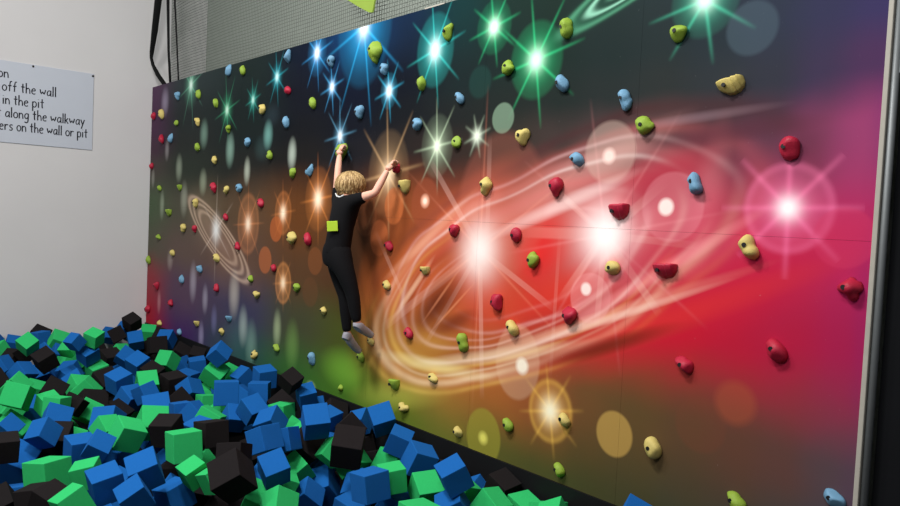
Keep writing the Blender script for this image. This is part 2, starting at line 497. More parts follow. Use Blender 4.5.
for px, py, ru, rv, c, a in [(165, 102, .16, .22, (190, 180, 205), .5), (204, 134, .14, .20, (150, 190, 170), .55), (230, 150, .13, .22, (170, 215, 195), .6),
                             (268, 135, .12, .17, (140, 205, 195), .65), (292, 154, .10, .18, (215, 230, 215), .75), (247, 171, .09, .17, (215, 225, 205), .7),
                             (179, 168, .13, .2, (190, 205, 180), .5), (203, 182, .13, .18, (190, 205, 175), .5), (167, 150, .09, .16, (190, 185, 185), .45),
                             (262, 148, .2, .16, (60, 90, 90), .4), (272, 115, .2, .14, (50, 66, 76), .4),
                             (162, 205, .10, .22, (190, 205, 180), .45), (184, 199, .14, .25, (200, 205, 185), .45), (153, 178, .08, .16, (190, 190, 180), .4),
                             (193, 282, .13, .28, (205, 200, 215), .5), (205, 299, .10, .2, (210, 205, 225), .45), (234, 294, .16, .3, (225, 215, 200), .55),
                             (214, 320, .10, .2, (140, 140, 200), .4), (243, 326, .13, .25, (190, 205, 195), .6), (277, 329, .10, .22, (205, 225, 170), .55),
                             (201, 336, .10, .2, (190, 180, 220), .55), (159, 302, .08, .18, (235, 180, 180), .4), (170, 260, .12, .16, (205, 195, 185), .35),
                             (251, 345, .16, .3, (150, 190, 170), .45), (292, 345, .16, .28, (120, 170, 80), .5), (311, 386, .10, .06, (205, 230, 190), .6),
                             (223, 270, .5, .4, (130, 95, 75), .22), (205, 215, .6, .5, (140, 120, 95), .2), (350, 310, .10, .13, (225, 190, 120), .5),
                             (238, 335, .4, .35, (60, 110, 110), .3)]:
    soft(px, py, ru, rv, c, a * .7)
# --- the small spiral at the left
rings(2.14, -0.30, 0.88, 0.20, math.radians(-26), [
    (1.0, 0.06, 0.50, (225, 190, 165), 0, 0, 'SCREEN'), (0.82, 0.05, 0.48, (225, 190, 165), 0, 0, 'SCREEN'), (0.62, 0.06, 0.42, (215, 180, 155), 0, 0, 'SCREEN'),
    (0.0, 0.75, 0.32, (190, 150, 130), 0, 0, 'SCREEN')], reach=1.5, cloud=.3)
flare(216, 230, (225, 205, 190), 0.26, core=0.07, spike=0.62, sw=.014, n=3, ang=math.pi / 2, gi=.7, si=.35, white=(225, 230, 232), ci=.75)
# --- orange stars
flare(248, 224, (232, 140, 84), 0.33, core=0.045, spike=0.48, sw=.011, n=4, ang=.05, gi=.7, si=.32, ring=.11, disc=.07, white=(255, 240, 215), ci=.85)
flare(283, 213, (235, 135, 70), 0.22, core=0.04, spike=0.33, n=4, ang=.1, gi=.75, si=.35, ring=.11, disc=.08, white=(255, 240, 210))
flare(318, 199, (240, 140, 66), 0.30, core=0.05, spike=0.42, n=4, ang=.1, gi=.85, si=.45, disc=.08, white=(255, 244, 215))
flare(283, 283, (230, 145, 75), 0.21, core=0.035, spike=0.28, n=4, ang=.1, gi=.7, si=.35, ring=.18, disc=.14, white=(255, 238, 205), ci=.8)
disc(276, 229, 0.13, (190, 98, 50), .55)
disc(265, 260, 0.14, (176, 98, 58), .6)
disc(315, 261, 0.13, (134, 78, 44), .45)
disc(310, 292, 0.14, (104, 66, 42), .35)
flare(388, 174, (226, 182, 130), 0.36, core=0.055, spike=0.60, sw=.014, n=4, ang=.12, gi=.55, si=.42, disc=.05, white=(255, 236, 205), ci=.6)
for x, y, R_, c, a in [(394, 206, .15, (206, 112, 62), .55), (379, 238, .15, (196, 104, 60), .5), (366, 215, .18, (170, 98, 62), .35), (425, 204, .20, (150, 74, 50), .4), (500, 205, .5, (200, 110, 92), .14)]:
    disc(x, y, R_, c, a, sx=.85)
disc(425, 201, .06, (255, 190, 160), .75, edge=.5)
disc(425, 201, .03, (255, 232, 215), .8, edge=.5)
# --- lower bokeh
disc(517, 362, 0.25, (240, 200, 165), .22, edge=.1, sx=.8)
disc(522, 366, 0.065, (255, 245, 225), .85, edge=.5)
flare(550, 411, (250, 190, 80), 0.205, core=0.045, spike=0.30, sw=.012, n=4, ang=.2, gi=.85, si=.4, ring=.2, disc=.12, white=(255, 246, 215))
disc(614, 434, 0.135, (184, 148, 78), .75, edge=.12, sx=.95)
disc(483, 437, 0.20, (152, 146, 54), .62, edge=.1, sx=.85)
disc(483, 438, 0.055, (240, 232, 110), .8, edge=.7)
soft(345, 370, .45, .22, (110, 175, 50), .5)
soft(395, 395, .7, .14, (170, 180, 70), .4, ang=math.radians(12))
soft(420, 352, .5, .22, (210, 165, 60), .25)


def mural_material(name, u0, u1, v0, v1):
    g = NG(name)
    tc = g.nt.nodes.new('ShaderNodeTexCoord')
    pos = tc.outputs['Object']
    sep = g.nt.nodes.new('ShaderNodeSeparateXYZ')
    g.nt.links.new(pos, sep.inputs[0])
    warp = g.noise(pos, 0.9, 3)
    ux = g.M('ADD', g.M('DIVIDE', sep.outputs[0], WL), g.M('MULTIPLY', g.M('SUBTRACT', warp, 0.5), 0.05))
    vz = g.M('ADD', sep.outputs[2], g.M('MULTIPLY', g.M('SUBTRACT', g.noise(pos, 1.4, 3), 0.5), 0.25))
    col = None
    for i, row in enumerate(BASE):
        kd = 0.72 if i < 3 else 0.85 if i == 3 else 1.0
        cr = g.nt.nodes.new('ShaderNodeValToRGB')
        cr.color_ramp.interpolation = 'EASE'
        els = cr.color_ramp.elements
        ps = [max(0.0, min(1.0, at(b, 214).x / WL)) for b in BASE_U]
        els[0].position, els[1].position = ps[0], ps[-1]
        for p_ in ps[1:-1]: els.new(p_)
        for k, c in enumerate(row): els[k].color = tuple(q * BASE_K * kd for q in lin(c)[:3]) + (1,)
        g.nt.links.new(ux, cr.inputs[0])
        if col is None: col = cr.outputs[0]
        else:
            n = g.nt.nodes.new('ShaderNodeMapRange')
            n.interpolation_type = 'SMOOTHSTEP'
            g.nt.links.new(vz, n.inputs[0])
            n.inputs[1].default_value = BASE_V[i - 1]
            n.inputs[2].default_value = BASE_V[i]
            col = g.mix(n.outputs[0], col, cr.outputs[0])
    for (u, v, R, f) in ELEMENTS:
        du = max(u0 - u, 0, u - u1)
        dv = max(v0 - v, 0, v - v1)
        if math.hypot(du, dv) < R: col = f(g, pos, col)
    # fine print speckle
    sp = g.noise(pos, 55, 2)
    col = g.mix(g.M('MULTIPLY', g.M('SUBTRACT', sp, 0.72, clamp=True), 0.8), col, (0.8, 0.85, 0.85, 1))
    g.nt.links.new(col, g.bsdf.inputs['Base Color'])
    g.bsdf.inputs['Roughness'].default_value = 0.65
    g.bsdf.inputs['Specular IOR Level'].default_value = 0.05
    return g.m

# ------------------------------------------------------------------ the room
def slab(name, lo, hi, m, kind='structure'):
    bm = bmesh.new()
    add_box(bm, lo, hi)
    o = from_bm(name, bm, m)
    if kind: o['kind'] = kind
    return o


tag(slab('floor', (-0.3, -9, -0.1), (13, 1.0, 0.0), M_FLOOR), 'dark floor under the foam pit', 'floor')
tag(slab('wall_left', (-0.2, -9, 0.0), (0.0, 0.9, 6.4), M_WHITE), 'plain white side wall of the pit', 'wall')
tag(slab('wall_back', (0.0, 0.7, 0.0), (13, 0.9, 6.4), M_GREYW), 'pale grey wall behind the climbing wall and net', 'wall')
tag(slab('wall_right', (WL + 0.055, 0.045, 0.0), (13, 0.12, 6.4), M_BLACKW), 'black lining right of the climbing wall', 'wall')
tag(slab('baseboard_back', (0.004, -0.012, 0.0), (WL + 0.02, 0.04, Z0 - WH - 0.001), M_PAD), 'black padding along the foot of the climbing wall', 'padding')

# ------------------------------------------------------------------ the climbing wall
cw = empty('climbing_wall', (0, 0, Z0))
tag(cw, 'long climbing wall printed with a glowing galaxy and coloured stars above the foam pit', 'climbing wall')
edges = [0.012]
k = WL - 7 * 1.22
while k < WL - 0.01:
    if k > 0.05: edges.append(k)
    k += 1.22
edges.append(WL)
GAP = 0.0005
for i in range(len(edges) - 1):
    for (a, b) in ((-WH, 0.0), (0.0, WH)):
        m_ = mural_material('mural_print', edges[i], edges[i + 1], a, b)
        bm = bmesh.new()
        add_box(bm, (edges[i] + GAP, 0.0, a + GAP), (edges[i + 1] - GAP, 0.021, b - GAP))
        from_bm('panel', bm, m_, cw)
bm = bmesh.new()
add_box(bm, (0.03, 0.021, -WH), (WL, 0.12, WH))
from_bm('backing_frame', bm, mat('plywood_edge', (92, 80, 66), 0.8, 0.2, noise=0.2, scale=9), cw)
bm = bmesh.new()
add_box(bm, (WL, -0.012, -WH - .4), (WL + 0.021, 0.10, WH))
bevel(bm, 0.003)
tag(from_bm('edge_trim', bm, M_ALU, cw), 'bright aluminium edge strip')
bm = bmesh.new()
add_tube(bm, [(WL + 0.037, 0.012, -WH - .4), (WL + 0.037, 0.012, WH)], 0.016, 12)
tag(from_bm('side_rail', bm, M_ALUD, cw, True), 'dull grey rail tube')
bm = bmesh.new()
add_box(bm, (WL + 0.05, 0.005, 0.70), (WL + 0.115, 0.03, 1.5))
bevel(bm, 0.004)
tag(from_bm('side_bracket', bm, M_ALUD, cw), 'grey metal bracket plate')
bm = bmesh.new()
p0, p1 = at(425, 8.3), at(440, 4.2)
add_box(bm, (p0.x, -0.002, WH - 0.004), (p1.x + .05, 0.02, WH + 0.006))
tag(from_bm('top_strip', bm, M_ALU, cw), 'short bright strip on the top edge')

# ------------------------------------------------------------------ safety net and straps
NETY = 0.16
bm = bmesh.new()
x0, x1, z0, z1 = 0.16, 6.6, Z0 + WH - 0.25, Z0 + WH + 1.85
pitch = 0.034
rnd = random.Random(4)


nx = int((x1 - x0) / pitch)
nz = int((z1 - z0) / pitch)


def sag(x, z):
    return 0.010 * math.sin(x * 1.7 + z * .6) + 0.006 * math.sin(x * 5.1 + 1.0)


for i in range(nx + 1):
    x = x0 + i * pitch
    for (a, b) in ((z0, z1),):
        w = 0.0027
        vv = []
        for z in (a, (a + b) / 2, b):
            y = NETY + sag(x, z)
            vv.append([bm.verts.new((x - w, y, z)), bm.verts.new((x, y - w, z)), bm.verts.new((x + w, y, z)), bm.verts.new((x, y + w, z))])
        for q in range(2):
            for j in range(4):
                bm.faces.new((vv[q][j], vv[q][(j + 1) % 4], vv[q + 1][(j + 1) % 4], vv[q + 1][j]))
for i in range(nz + 1):
    z = z0 + i * pitch
    w = 0.0027
    prev = None
    for s in range(41):
        x = x0 + (x1 - x0) * s / 40
        y = NETY + sag(x, z)
        zz = z + 0.004 * math.sin(x * 3 + i)
        cur = [bm.verts.new((x, y, zz - w)), bm.verts.new((x, y - w, zz)), bm.verts.new((x, y, zz + w)), bm.verts.new((x, y + w, zz))]
        if prev:
            for j in range(4):
                bm.faces.new((prev[j], prev[(j + 1) % 4], cur[(j + 1) % 4], cur[j]))
        prev = cur
tag(from_bm('safety_net', bm, M_NET), 'fine grey safety net hanging behind the top edge of the climbing wall', 'net')

bm = bmesh.new()
SY = 0.03
add_tube(bm, [at(161.5, -60, -.10), at(158.5, -2, -.10), at(154.8, 30, -.09), at(151.8, 52, -.08), at(151.2, 58, -.075), at(153, 65, -.06), at(158, 75, -.02), at(164, 83.5, .035), at(167, 92, .075)],
         [.045, .045, .040, .028, .020, .022, .030, .030, .026], 10, flat=(1, .30))
tag(from_bm('webbing_strap', bm, M_STRAP, None, True), 'thick black webbing strap bent over the top left corner of the climbing wall', 'strap')
bm = bmesh.new()
add_tube(bm, [at(168, -60, SY), at(168, 0, SY), at(168.6, 50, SY), at(170.4, 86, SY)], [.020, .020, .016, .016], 8)
tag(from_bm('hanging_cord', bm, M_STRAP, None, True), 'black cord hanging right beside the thick strap', 'cord', 'black cords at the wall corner')
bm = bmesh.new()
add_tube(bm, [at(173.5, -60, SY), at(174.8, 0, SY), at(177, 45, SY), at(178.6, 84, SY)], [.012, .012, .010, .010], 8)
tag(from_bm('hanging_cord', bm, M_STRAP, None, True), 'thinner black cord, rightmost of the lines at the wall corner', 'cord', 'black cords at the wall corner')

# lime pennant tip at the top of the picture
bm = bmesh.new()
PY = 0.02
pts = [(346, -1), (340, -26), (378, -26), (374.6, 0), (372.2, 12.2), (369, 12.4), (358, 6.5)]
fr, bk = [], []
for (a, b) in pts:
    fr.append(bm.verts.new(at(a, b, PY)))
    bk.append(bm.verts.new(at(a, b, PY) + Vector((0.004, 0.012, 0.0))))
bm.faces.new(fr)
bm.faces.new(bk[::-1])
for i in range(len(pts)):
    j = (i + 1) % len(pts)
    bm.faces.new((fr[j], fr[i], bk[i], bk[j]))
bmesh.ops.recalc_face_normals(bm, faces=bm.faces[:])
pen = from_bm('fabric_pennant', bm, M_LIME)
tag(pen, 'lime green fabric tip hanging before the grey net at the photo top edge', 'pennant')
bm = bmesh.new()
add_tube(bm, [at(360, -20, PY) + Vector((0, .006, 0)), at(360, -20, PY) + Vector((0, .006, 1.6))], 0.006, 6)
from_bm('hanging_loop', bm, M_STRAP, pen)

# ------------------------------------------------------------------ the notice on the white wall
GL = {
 'o': (.52, [[(.26, 0), (.08, .08), (.02, .25), (.08, .42), (.26, .5), (.44, .42), (.5, .25), (.44, .08), (.26, 0)]]),
 'n': (.50, [[(.04, .5), (.05, 0)], [(.05, .33), (.2, .48), (.36, .45), (.44, .3), (.45, 0)]]),
 'f': (.42, [[(.42, .82), (.3, .86), (.2, .76), (.17, 0)], [(.0, .46), (.38, .48)]]),
 't': (.42, [[(.2, .78), (.19, .1), (.26, .0)], [(.0, .5), (.4, .51)]]),
 'h': (.50, [[(.04, .88), (.05, 0)], [(.05, .3), (.2, .47), (.36, .44), (.44, .28), (.45, 0)]]),
 'e': (.50, [[(.06, .27), (.46, .3), (.42, .44), (.27, .5), (.1, .42), (.03, .24), (.1, .06), (.27, 0), (.45, .07)]]),
 'w': (.66, [[(.02, .5), (.16, 0), (.32, .42), (.46, 0), (.63, .5)]]),
 'a': (.52, [[(.45, .42), (.3, .5), (.12, .42), (.03, .22), (.12, .03), (.28, .05), (.43, .22)], [(.45, .5), (.44, .1), (.5, 0)]]),
 'l': (.18, [[(.08, .88), (.09, 0)]]),
 'i': (.20, [[(.09, .5), (.09, 0)], [(.09, .68), (.09, .71)]]),
 'p': (.52, [[(.05, .5), (.06, -.32)], [(.05, .38), (.2, .5), (.4, .46), (.48, .26), (.4, .05), (.22, 0), (.06, .1)]]),
 'g': (.52, [[(.44, .42), (.3, .5), (.12, .44), (.03, .25), (.12, .06), (.28, .04), (.43, .2)], [(.45, .5), (.45, -.15), (.34, -.31), (.15, -.3), (.06, -.22)]]),
 'k': (.46, [[(.05, .88), (.05, 0)], [(.4, .48), (.07, .2)], [(.16, .28), (.44, 0)]]),
 'y': (.48, [[(.03, .5), (.24, .06)], [(.46, .5), (.28, .1), (.1, -.32)]]),
 'r': (.42, [[(.05, .5), (.06, 0)], [(.06, .3), (.18, .46), (.32, .48), (.4, .42)]]),
 's': (.44, [[(.4, .44), (.24, .5), (.07, .42), (.1, .3), (.36, .2), (.4, .08), (.24, 0), (.04, .05)]]),
}
SX = 0.010
sy0, sy1, sz0, sz1 = -1.95, -0.711, 0.652 + Z0, 1.586 + Z0
bm = bmesh.new()
add_box(bm, (0.001, sy0, sz0), (SX, sy1, sz1))
bevel(bm, 0.0015, 1)
sign = from_bm('notice_board', bm, M_SIGN)
tag(sign, 'pale rectangular notice board with black handwritten style rules on the white wall', 'sign')


def write_line(text, ya, yb, zbase, h):
    adv = []
    x = 0.0
    for ch in text:
        if ch == ' ':
            x += 0.34
            continue
        w, st = GL[ch]
        adv.append((x, st))
        x += w + 0.10
    total = x - 0.10
    kx = (yb - ya) / total
    bm = bmesh.new()
    for (ox, st) in adv:
        for s in st:
            pts = [Vector((SX + 0.001, ya + (ox + a) * kx, zbase + b * h)) for a, b in s]
            # round the stroke
            q = [pts[0]]
            for i in range(len(pts) - 1):
                q.append((pts[i] + pts[i + 1]) / 2)
                if i + 1 < len(pts) - 1:
                    m_ = (pts[i] + 6 * pts[i + 1] + pts[i + 2]) / 8
                    q.append(m_)
            q.append(pts[-1])
            add_tube(bm, q, 0.0068, 6, flat=None)
    for v in bm.verts: v.co.x = SX + max(-0.0005, (v.co.x - SX - 0.001) * 0.15 + 0.0008)
    o = from_bm('lettering', bm, M_INK, sign)
    return o


write_line('on', -1.735, -1.628, 1.392 + Z0, 0.135)
write_line('off the wall', -1.692, -1.126, 1.243 + Z0, 0.135)
write_line('in the pit', -1.685, -1.256, 1.092 + Z0, 0.135)
write_line('t along the walkway', -1.735, -0.806, 0.943 + Z0, 0.135)
write_line('ers on the wall or pit', -1.712, -0.768, 0.795 + Z0, 0.135)
for (y, z) in ((-1.378, 1.566), (-0.722, 1.558)):
    bm = bmesh.new()
    bmesh.ops.create_uvsphere(bm, u_segments=10, v_segments=6, radius=0.014)
    for v in bm.verts: v.co = Vector((SX + v.co.x * 0.4, y + v.co.y, z + Z0 + v.co.z))
    from_bm('screw', bm, M_SCREW, sign, True)

# ------------------------------------------------------------------ climbing holds
# blobs of each shape: (x, z, y outward, radius) in a unit box about the hold's centre
SHAPES = {
 'bean':   [(-.22, .16, .1, .34), (.16, -.14, .12, .36), (0, 0, .18, .36)],
 'peanut': [(-.12, .30, .15, .40), (.14, -.26, .15, .40), (0, 0, .1, .32)],
 'heart':  [(-.22, .14, .15, .33), (.22, .16, .15, .31), (.04, -.26, .1, .24), (0, 0, .15, .34)],
 'horn':   [(-.16, .2, .12, .36), (.26, .12, .2, .22), (-.08, -.24, .12, .28), (0, 0, .12, .34)],
 'ball':   [(0, 0, .15, .52)],
 'tear':   [(-.06, -.22, .15, .38), (.1, .08, .14, .30), (.18, .34, .08, .19)],
 'ledge':  [(-.34, .16, .2, .26), (0, .18, .28, .27), (.34, .2, .24, .24), (-.16, -.14, .08, .28), (.12, -.12, .08, .28)],
 'lobes':  [(0, .26, .18, .40), (.10, -.22, .10, .34), (-.14, -.18, .08, .28), (.22, -.02, .06, .22)],
 'star':   [(0, .04, .2, .34), (-.36, -.02, .06, .22), (.36, .08, .06, .22), (.08, -.34, .06, .24), (-.02, .32, .06, .22)],
 'shell':  [(-.06, .1, .18, .44), (.2, .18, .14, .30), (-.16, -.26, .1, .28)],
 'crescent': [(-.3, .1, .14, .26), (0, -.1, .2, .30), (.3, .06, .16, .24)],
}
_ico = bmesh.new()
bmesh.ops.create_icosphere(_ico, subdivisions=3, radius=1.0)
ICO_V = np.array([v.co[:] for v in _ico.verts])
ICO_F = [tuple(v.index for v in f.verts) for f in _ico.faces]
_ico.free()


def hold_verts(shape, seed):
    rs = np.random.RandomState(seed)
    bl = np.array(SHAPES[shape], float)
    bl[:, :3] += rs.uniform(-.05, .05, (len(bl), 3))
    cen = np.stack([bl[:, 0], -bl[:, 2], bl[:, 1]], 1)
    rad = bl[:, 3]
    o = np.array([0, -.12, 0.0])
    lo, hi = np.zeros(len(ICO_V)), np.full(len(ICO_V), 1.6)
    for _ in range(22):
        mid = (lo + hi) / 2
        P = o + ICO_V * mid[:, None]
        d = np.sqrt(((P[:, None] - cen[None]) ** 2).sum(-1)) / rad[None]
        fld = np.exp(-6.5 * (d - 1)).sum(1)
        inside = fld > 1
        lo = np.where(inside, mid, lo)
        hi = np.where(inside, hi, mid)
    P = o + ICO_V * lo[:, None]
    if shape == 'shell':
        P *= 1 + .055 * np.sign(np.sin(np.arctan2(P[:, 2], P[:, 0]) * 6 + P[:, 1] * 4))[:, None] * .9
    if shape == 'lobes':
        low = (P[:, 2] < 0)
        P[low] *= (1 + .05 * np.sin(P[low, 0] * 22))[:, None]
    n = rs.uniform(-1, 1, (3, 3)) * 5
    P *= 1 + .045 * np.sin(P @ n + rs.uniform(0, 6, 3)).sum(1)[:, None]
    # moulded facets: flatten along a few random planes
    for q in range(5):
        nv = rs.uniform(-1, 1, 3)
        nv[1] = -abs(nv[1])
        nv /= np.linalg.norm(nv)
        dd = P @ nv
        lim = dd.max() * rs.uniform(.74, .92)
        ex = np.maximum(dd - lim, 0)
        P -= nv[None] * (ex * .8)[:, None]
    P[:, 1] = np.minimum(P[:, 1], 0.0)
    P[:, 1] *= 0.75 / max(.25, -P[:, 1].min()) * .72
    for ax in (0, 2):
        a, b = P[:, ax].min(), P[:, ax].max()
        P[:, ax] = (P[:, ax] - (a + b) / 2) / (b - a)
    return P


def ledge_mesh(name, seed):
    """A ledge: broad flat lip on top, stepped grooves, tapering down to the wall."""
    rs = np.random.RandomState(seed)
    bm = bmesh.new()
    cols = [(-.5, .16, -.02, .30), (-.42, .34, -.20, .38), (-.2, .48, -.42, .42), (.02, .50, -.50, .43), (.14, .40, -.40, .43), (.2, .50, -.44, .45),
            (.34, .40, -.30, .46), (.40, .46, -.26, .48), (.5, .22, .05, .46)]
    ringsv = []
    for (x, ou, lo, hi) in cols:
        ou += rs.uniform(-.02, .02)
        lo += rs.uniform(-.04, .04)
        prof = [(0, hi), (-ou * .86, hi + .03), (-ou, hi - .06), (-ou * .80, hi - (hi - lo) * .42), (-ou * .42, lo + (hi - lo) * .16), (0, lo)]
        ringsv.append([bm.verts.new((x, y, z)) for y, z in prof])
    for i in range(len(ringsv) - 1):
        for j in range(6):
            bm.faces.new((ringsv[i][j], ringsv[i][(j + 1) % 6], ringsv[i + 1][(j + 1) % 6], ringsv[i + 1][j]))
    bm.faces.new(ringsv[0])
    bm.faces.new(ringsv[-1][::-1])
    bmesh.ops.recalc_face_normals(bm, faces=bm.faces[:])
    bmesh.ops.bevel(bm, geom=bm.edges[:], offset=.014, segments=1, profile=.5, affect='EDGES')
    me = bpy.data.meshes.new(name)
    bm.to_mesh(me)
    bm.free()
    return me


CN = {'R': 'red', 'Y': 'yellow', 'L': 'lime green', 'B': 'pale blue'}
SN = {'bean': 'bean shaped', 'peanut': 'two-lobed', 'heart': 'heart shaped', 'horn': 'horned', 'ball': 'round', 'tear': 'teardrop', 'ledge': 'ledge shaped',
      'lobes': 'crimped', 'star': 'flared', 'shell': 'ribbed', 'crescent': 'crescent'}


def hold(px, py, w, h, c, shape, where, rot=0.0, seed=None, big=1.0):
    s = pxm(px)
    sz = h / s * .92
    sx = w / s * (.88 if px > 400 else .84)
    dep = 0.56 * (sx * sz) ** .5
    if shape == 'ledge':
        me = ledge_mesh('climbing_hold', int(px))
        V_ = np.array([v.co[:] for v in me.vertices])
        ca, sa = math.cos(rot), math.sin(rot)
        X, Z = V_[:, 0] * ca - V_[:, 2] * sa, V_[:, 0] * sa + V_[:, 2] * ca
        V_ = np.stack([X * sx, V_[:, 1] * dep / .5, Z * sz], 1)
        V_[:, 1] = np.minimum(V_[:, 1], 0)
        me.vertices.foreach_set('co', V_.ravel())
        o = link('climbing_hold', me, M_HOLD[c], None, True)
        ctr = at(px, py, -dep * .45)
        o.location = (ctr.x, -0.0005, ctr.z)
        tag(o, '%s %s climbing hold %s' % (CN[c], SN[shape], where), 'climbing hold', 'climbing holds on the galaxy wall')
        if w * h > 60:
            bm = bmesh.new()
            add_tube(bm, [(-.15 * sx, -dep * .55, .05 * sz), (-.15 * sx, -dep * .93, .05 * sz)], min(.011, .12 * min(sx, sz)), 10)
            from_bm('bolt', bm, M_BOLT, o)
        return o
    me = bpy.data.meshes.new('climbing_hold')
    P = hold_verts(shape, int(px * 7 + py * 13) % 99991 if seed is None else seed)
    if rot:
        ca, sa = math.cos(rot), math.sin(rot)
        X, Z = P[:, 0] * ca - P[:, 2] * sa, P[:, 0] * sa + P[:, 2] * ca
        P[:, 0], P[:, 2] = X, Z
        for ax in (0, 2):
            a, b = P[:, ax].min(), P[:, ax].max()
            P[:, ax] = (P[:, ax] - (a + b) / 2) / (b - a)
    # y runs 0 .. about -.54
    P[:, 0] *= sx
    P[:, 2] *= sz
    P[:, 1] *= dep / .54
    me.from_pydata(P.tolist(), [], ICO_F)
    o = link('climbing_hold', me, M_HOLD[c], None, True)
    ctr = at(px, py, -dep * .45)
    o.location = (max(ctr.x, .014), -0.0005, ctr.z)
    tag(o, '%s %s climbing hold %s' % (CN[c], SN[shape], where), 'climbing hold', 'climbing holds on the galaxy wall')
    if w * h > 60:
        # the bolt recess in the middle of the face
        k = ((P[:, 0] + .08 * sx) ** 2 + (P[:, 2] - .05 * sz) ** 2 + (P[:, 1] > -.3 * dep) * 9).argmin()
        p = P[k]
        bm = bmesh.new()
        r = min(.011, .13 * min(sx, sz))
        add_tube(bm, [p + np.array([0, .012, 0]), p + np.array([0, -.0016, 0])], r, 10)
        from_bm('bolt', bm, M_BOLT, o)
    return o


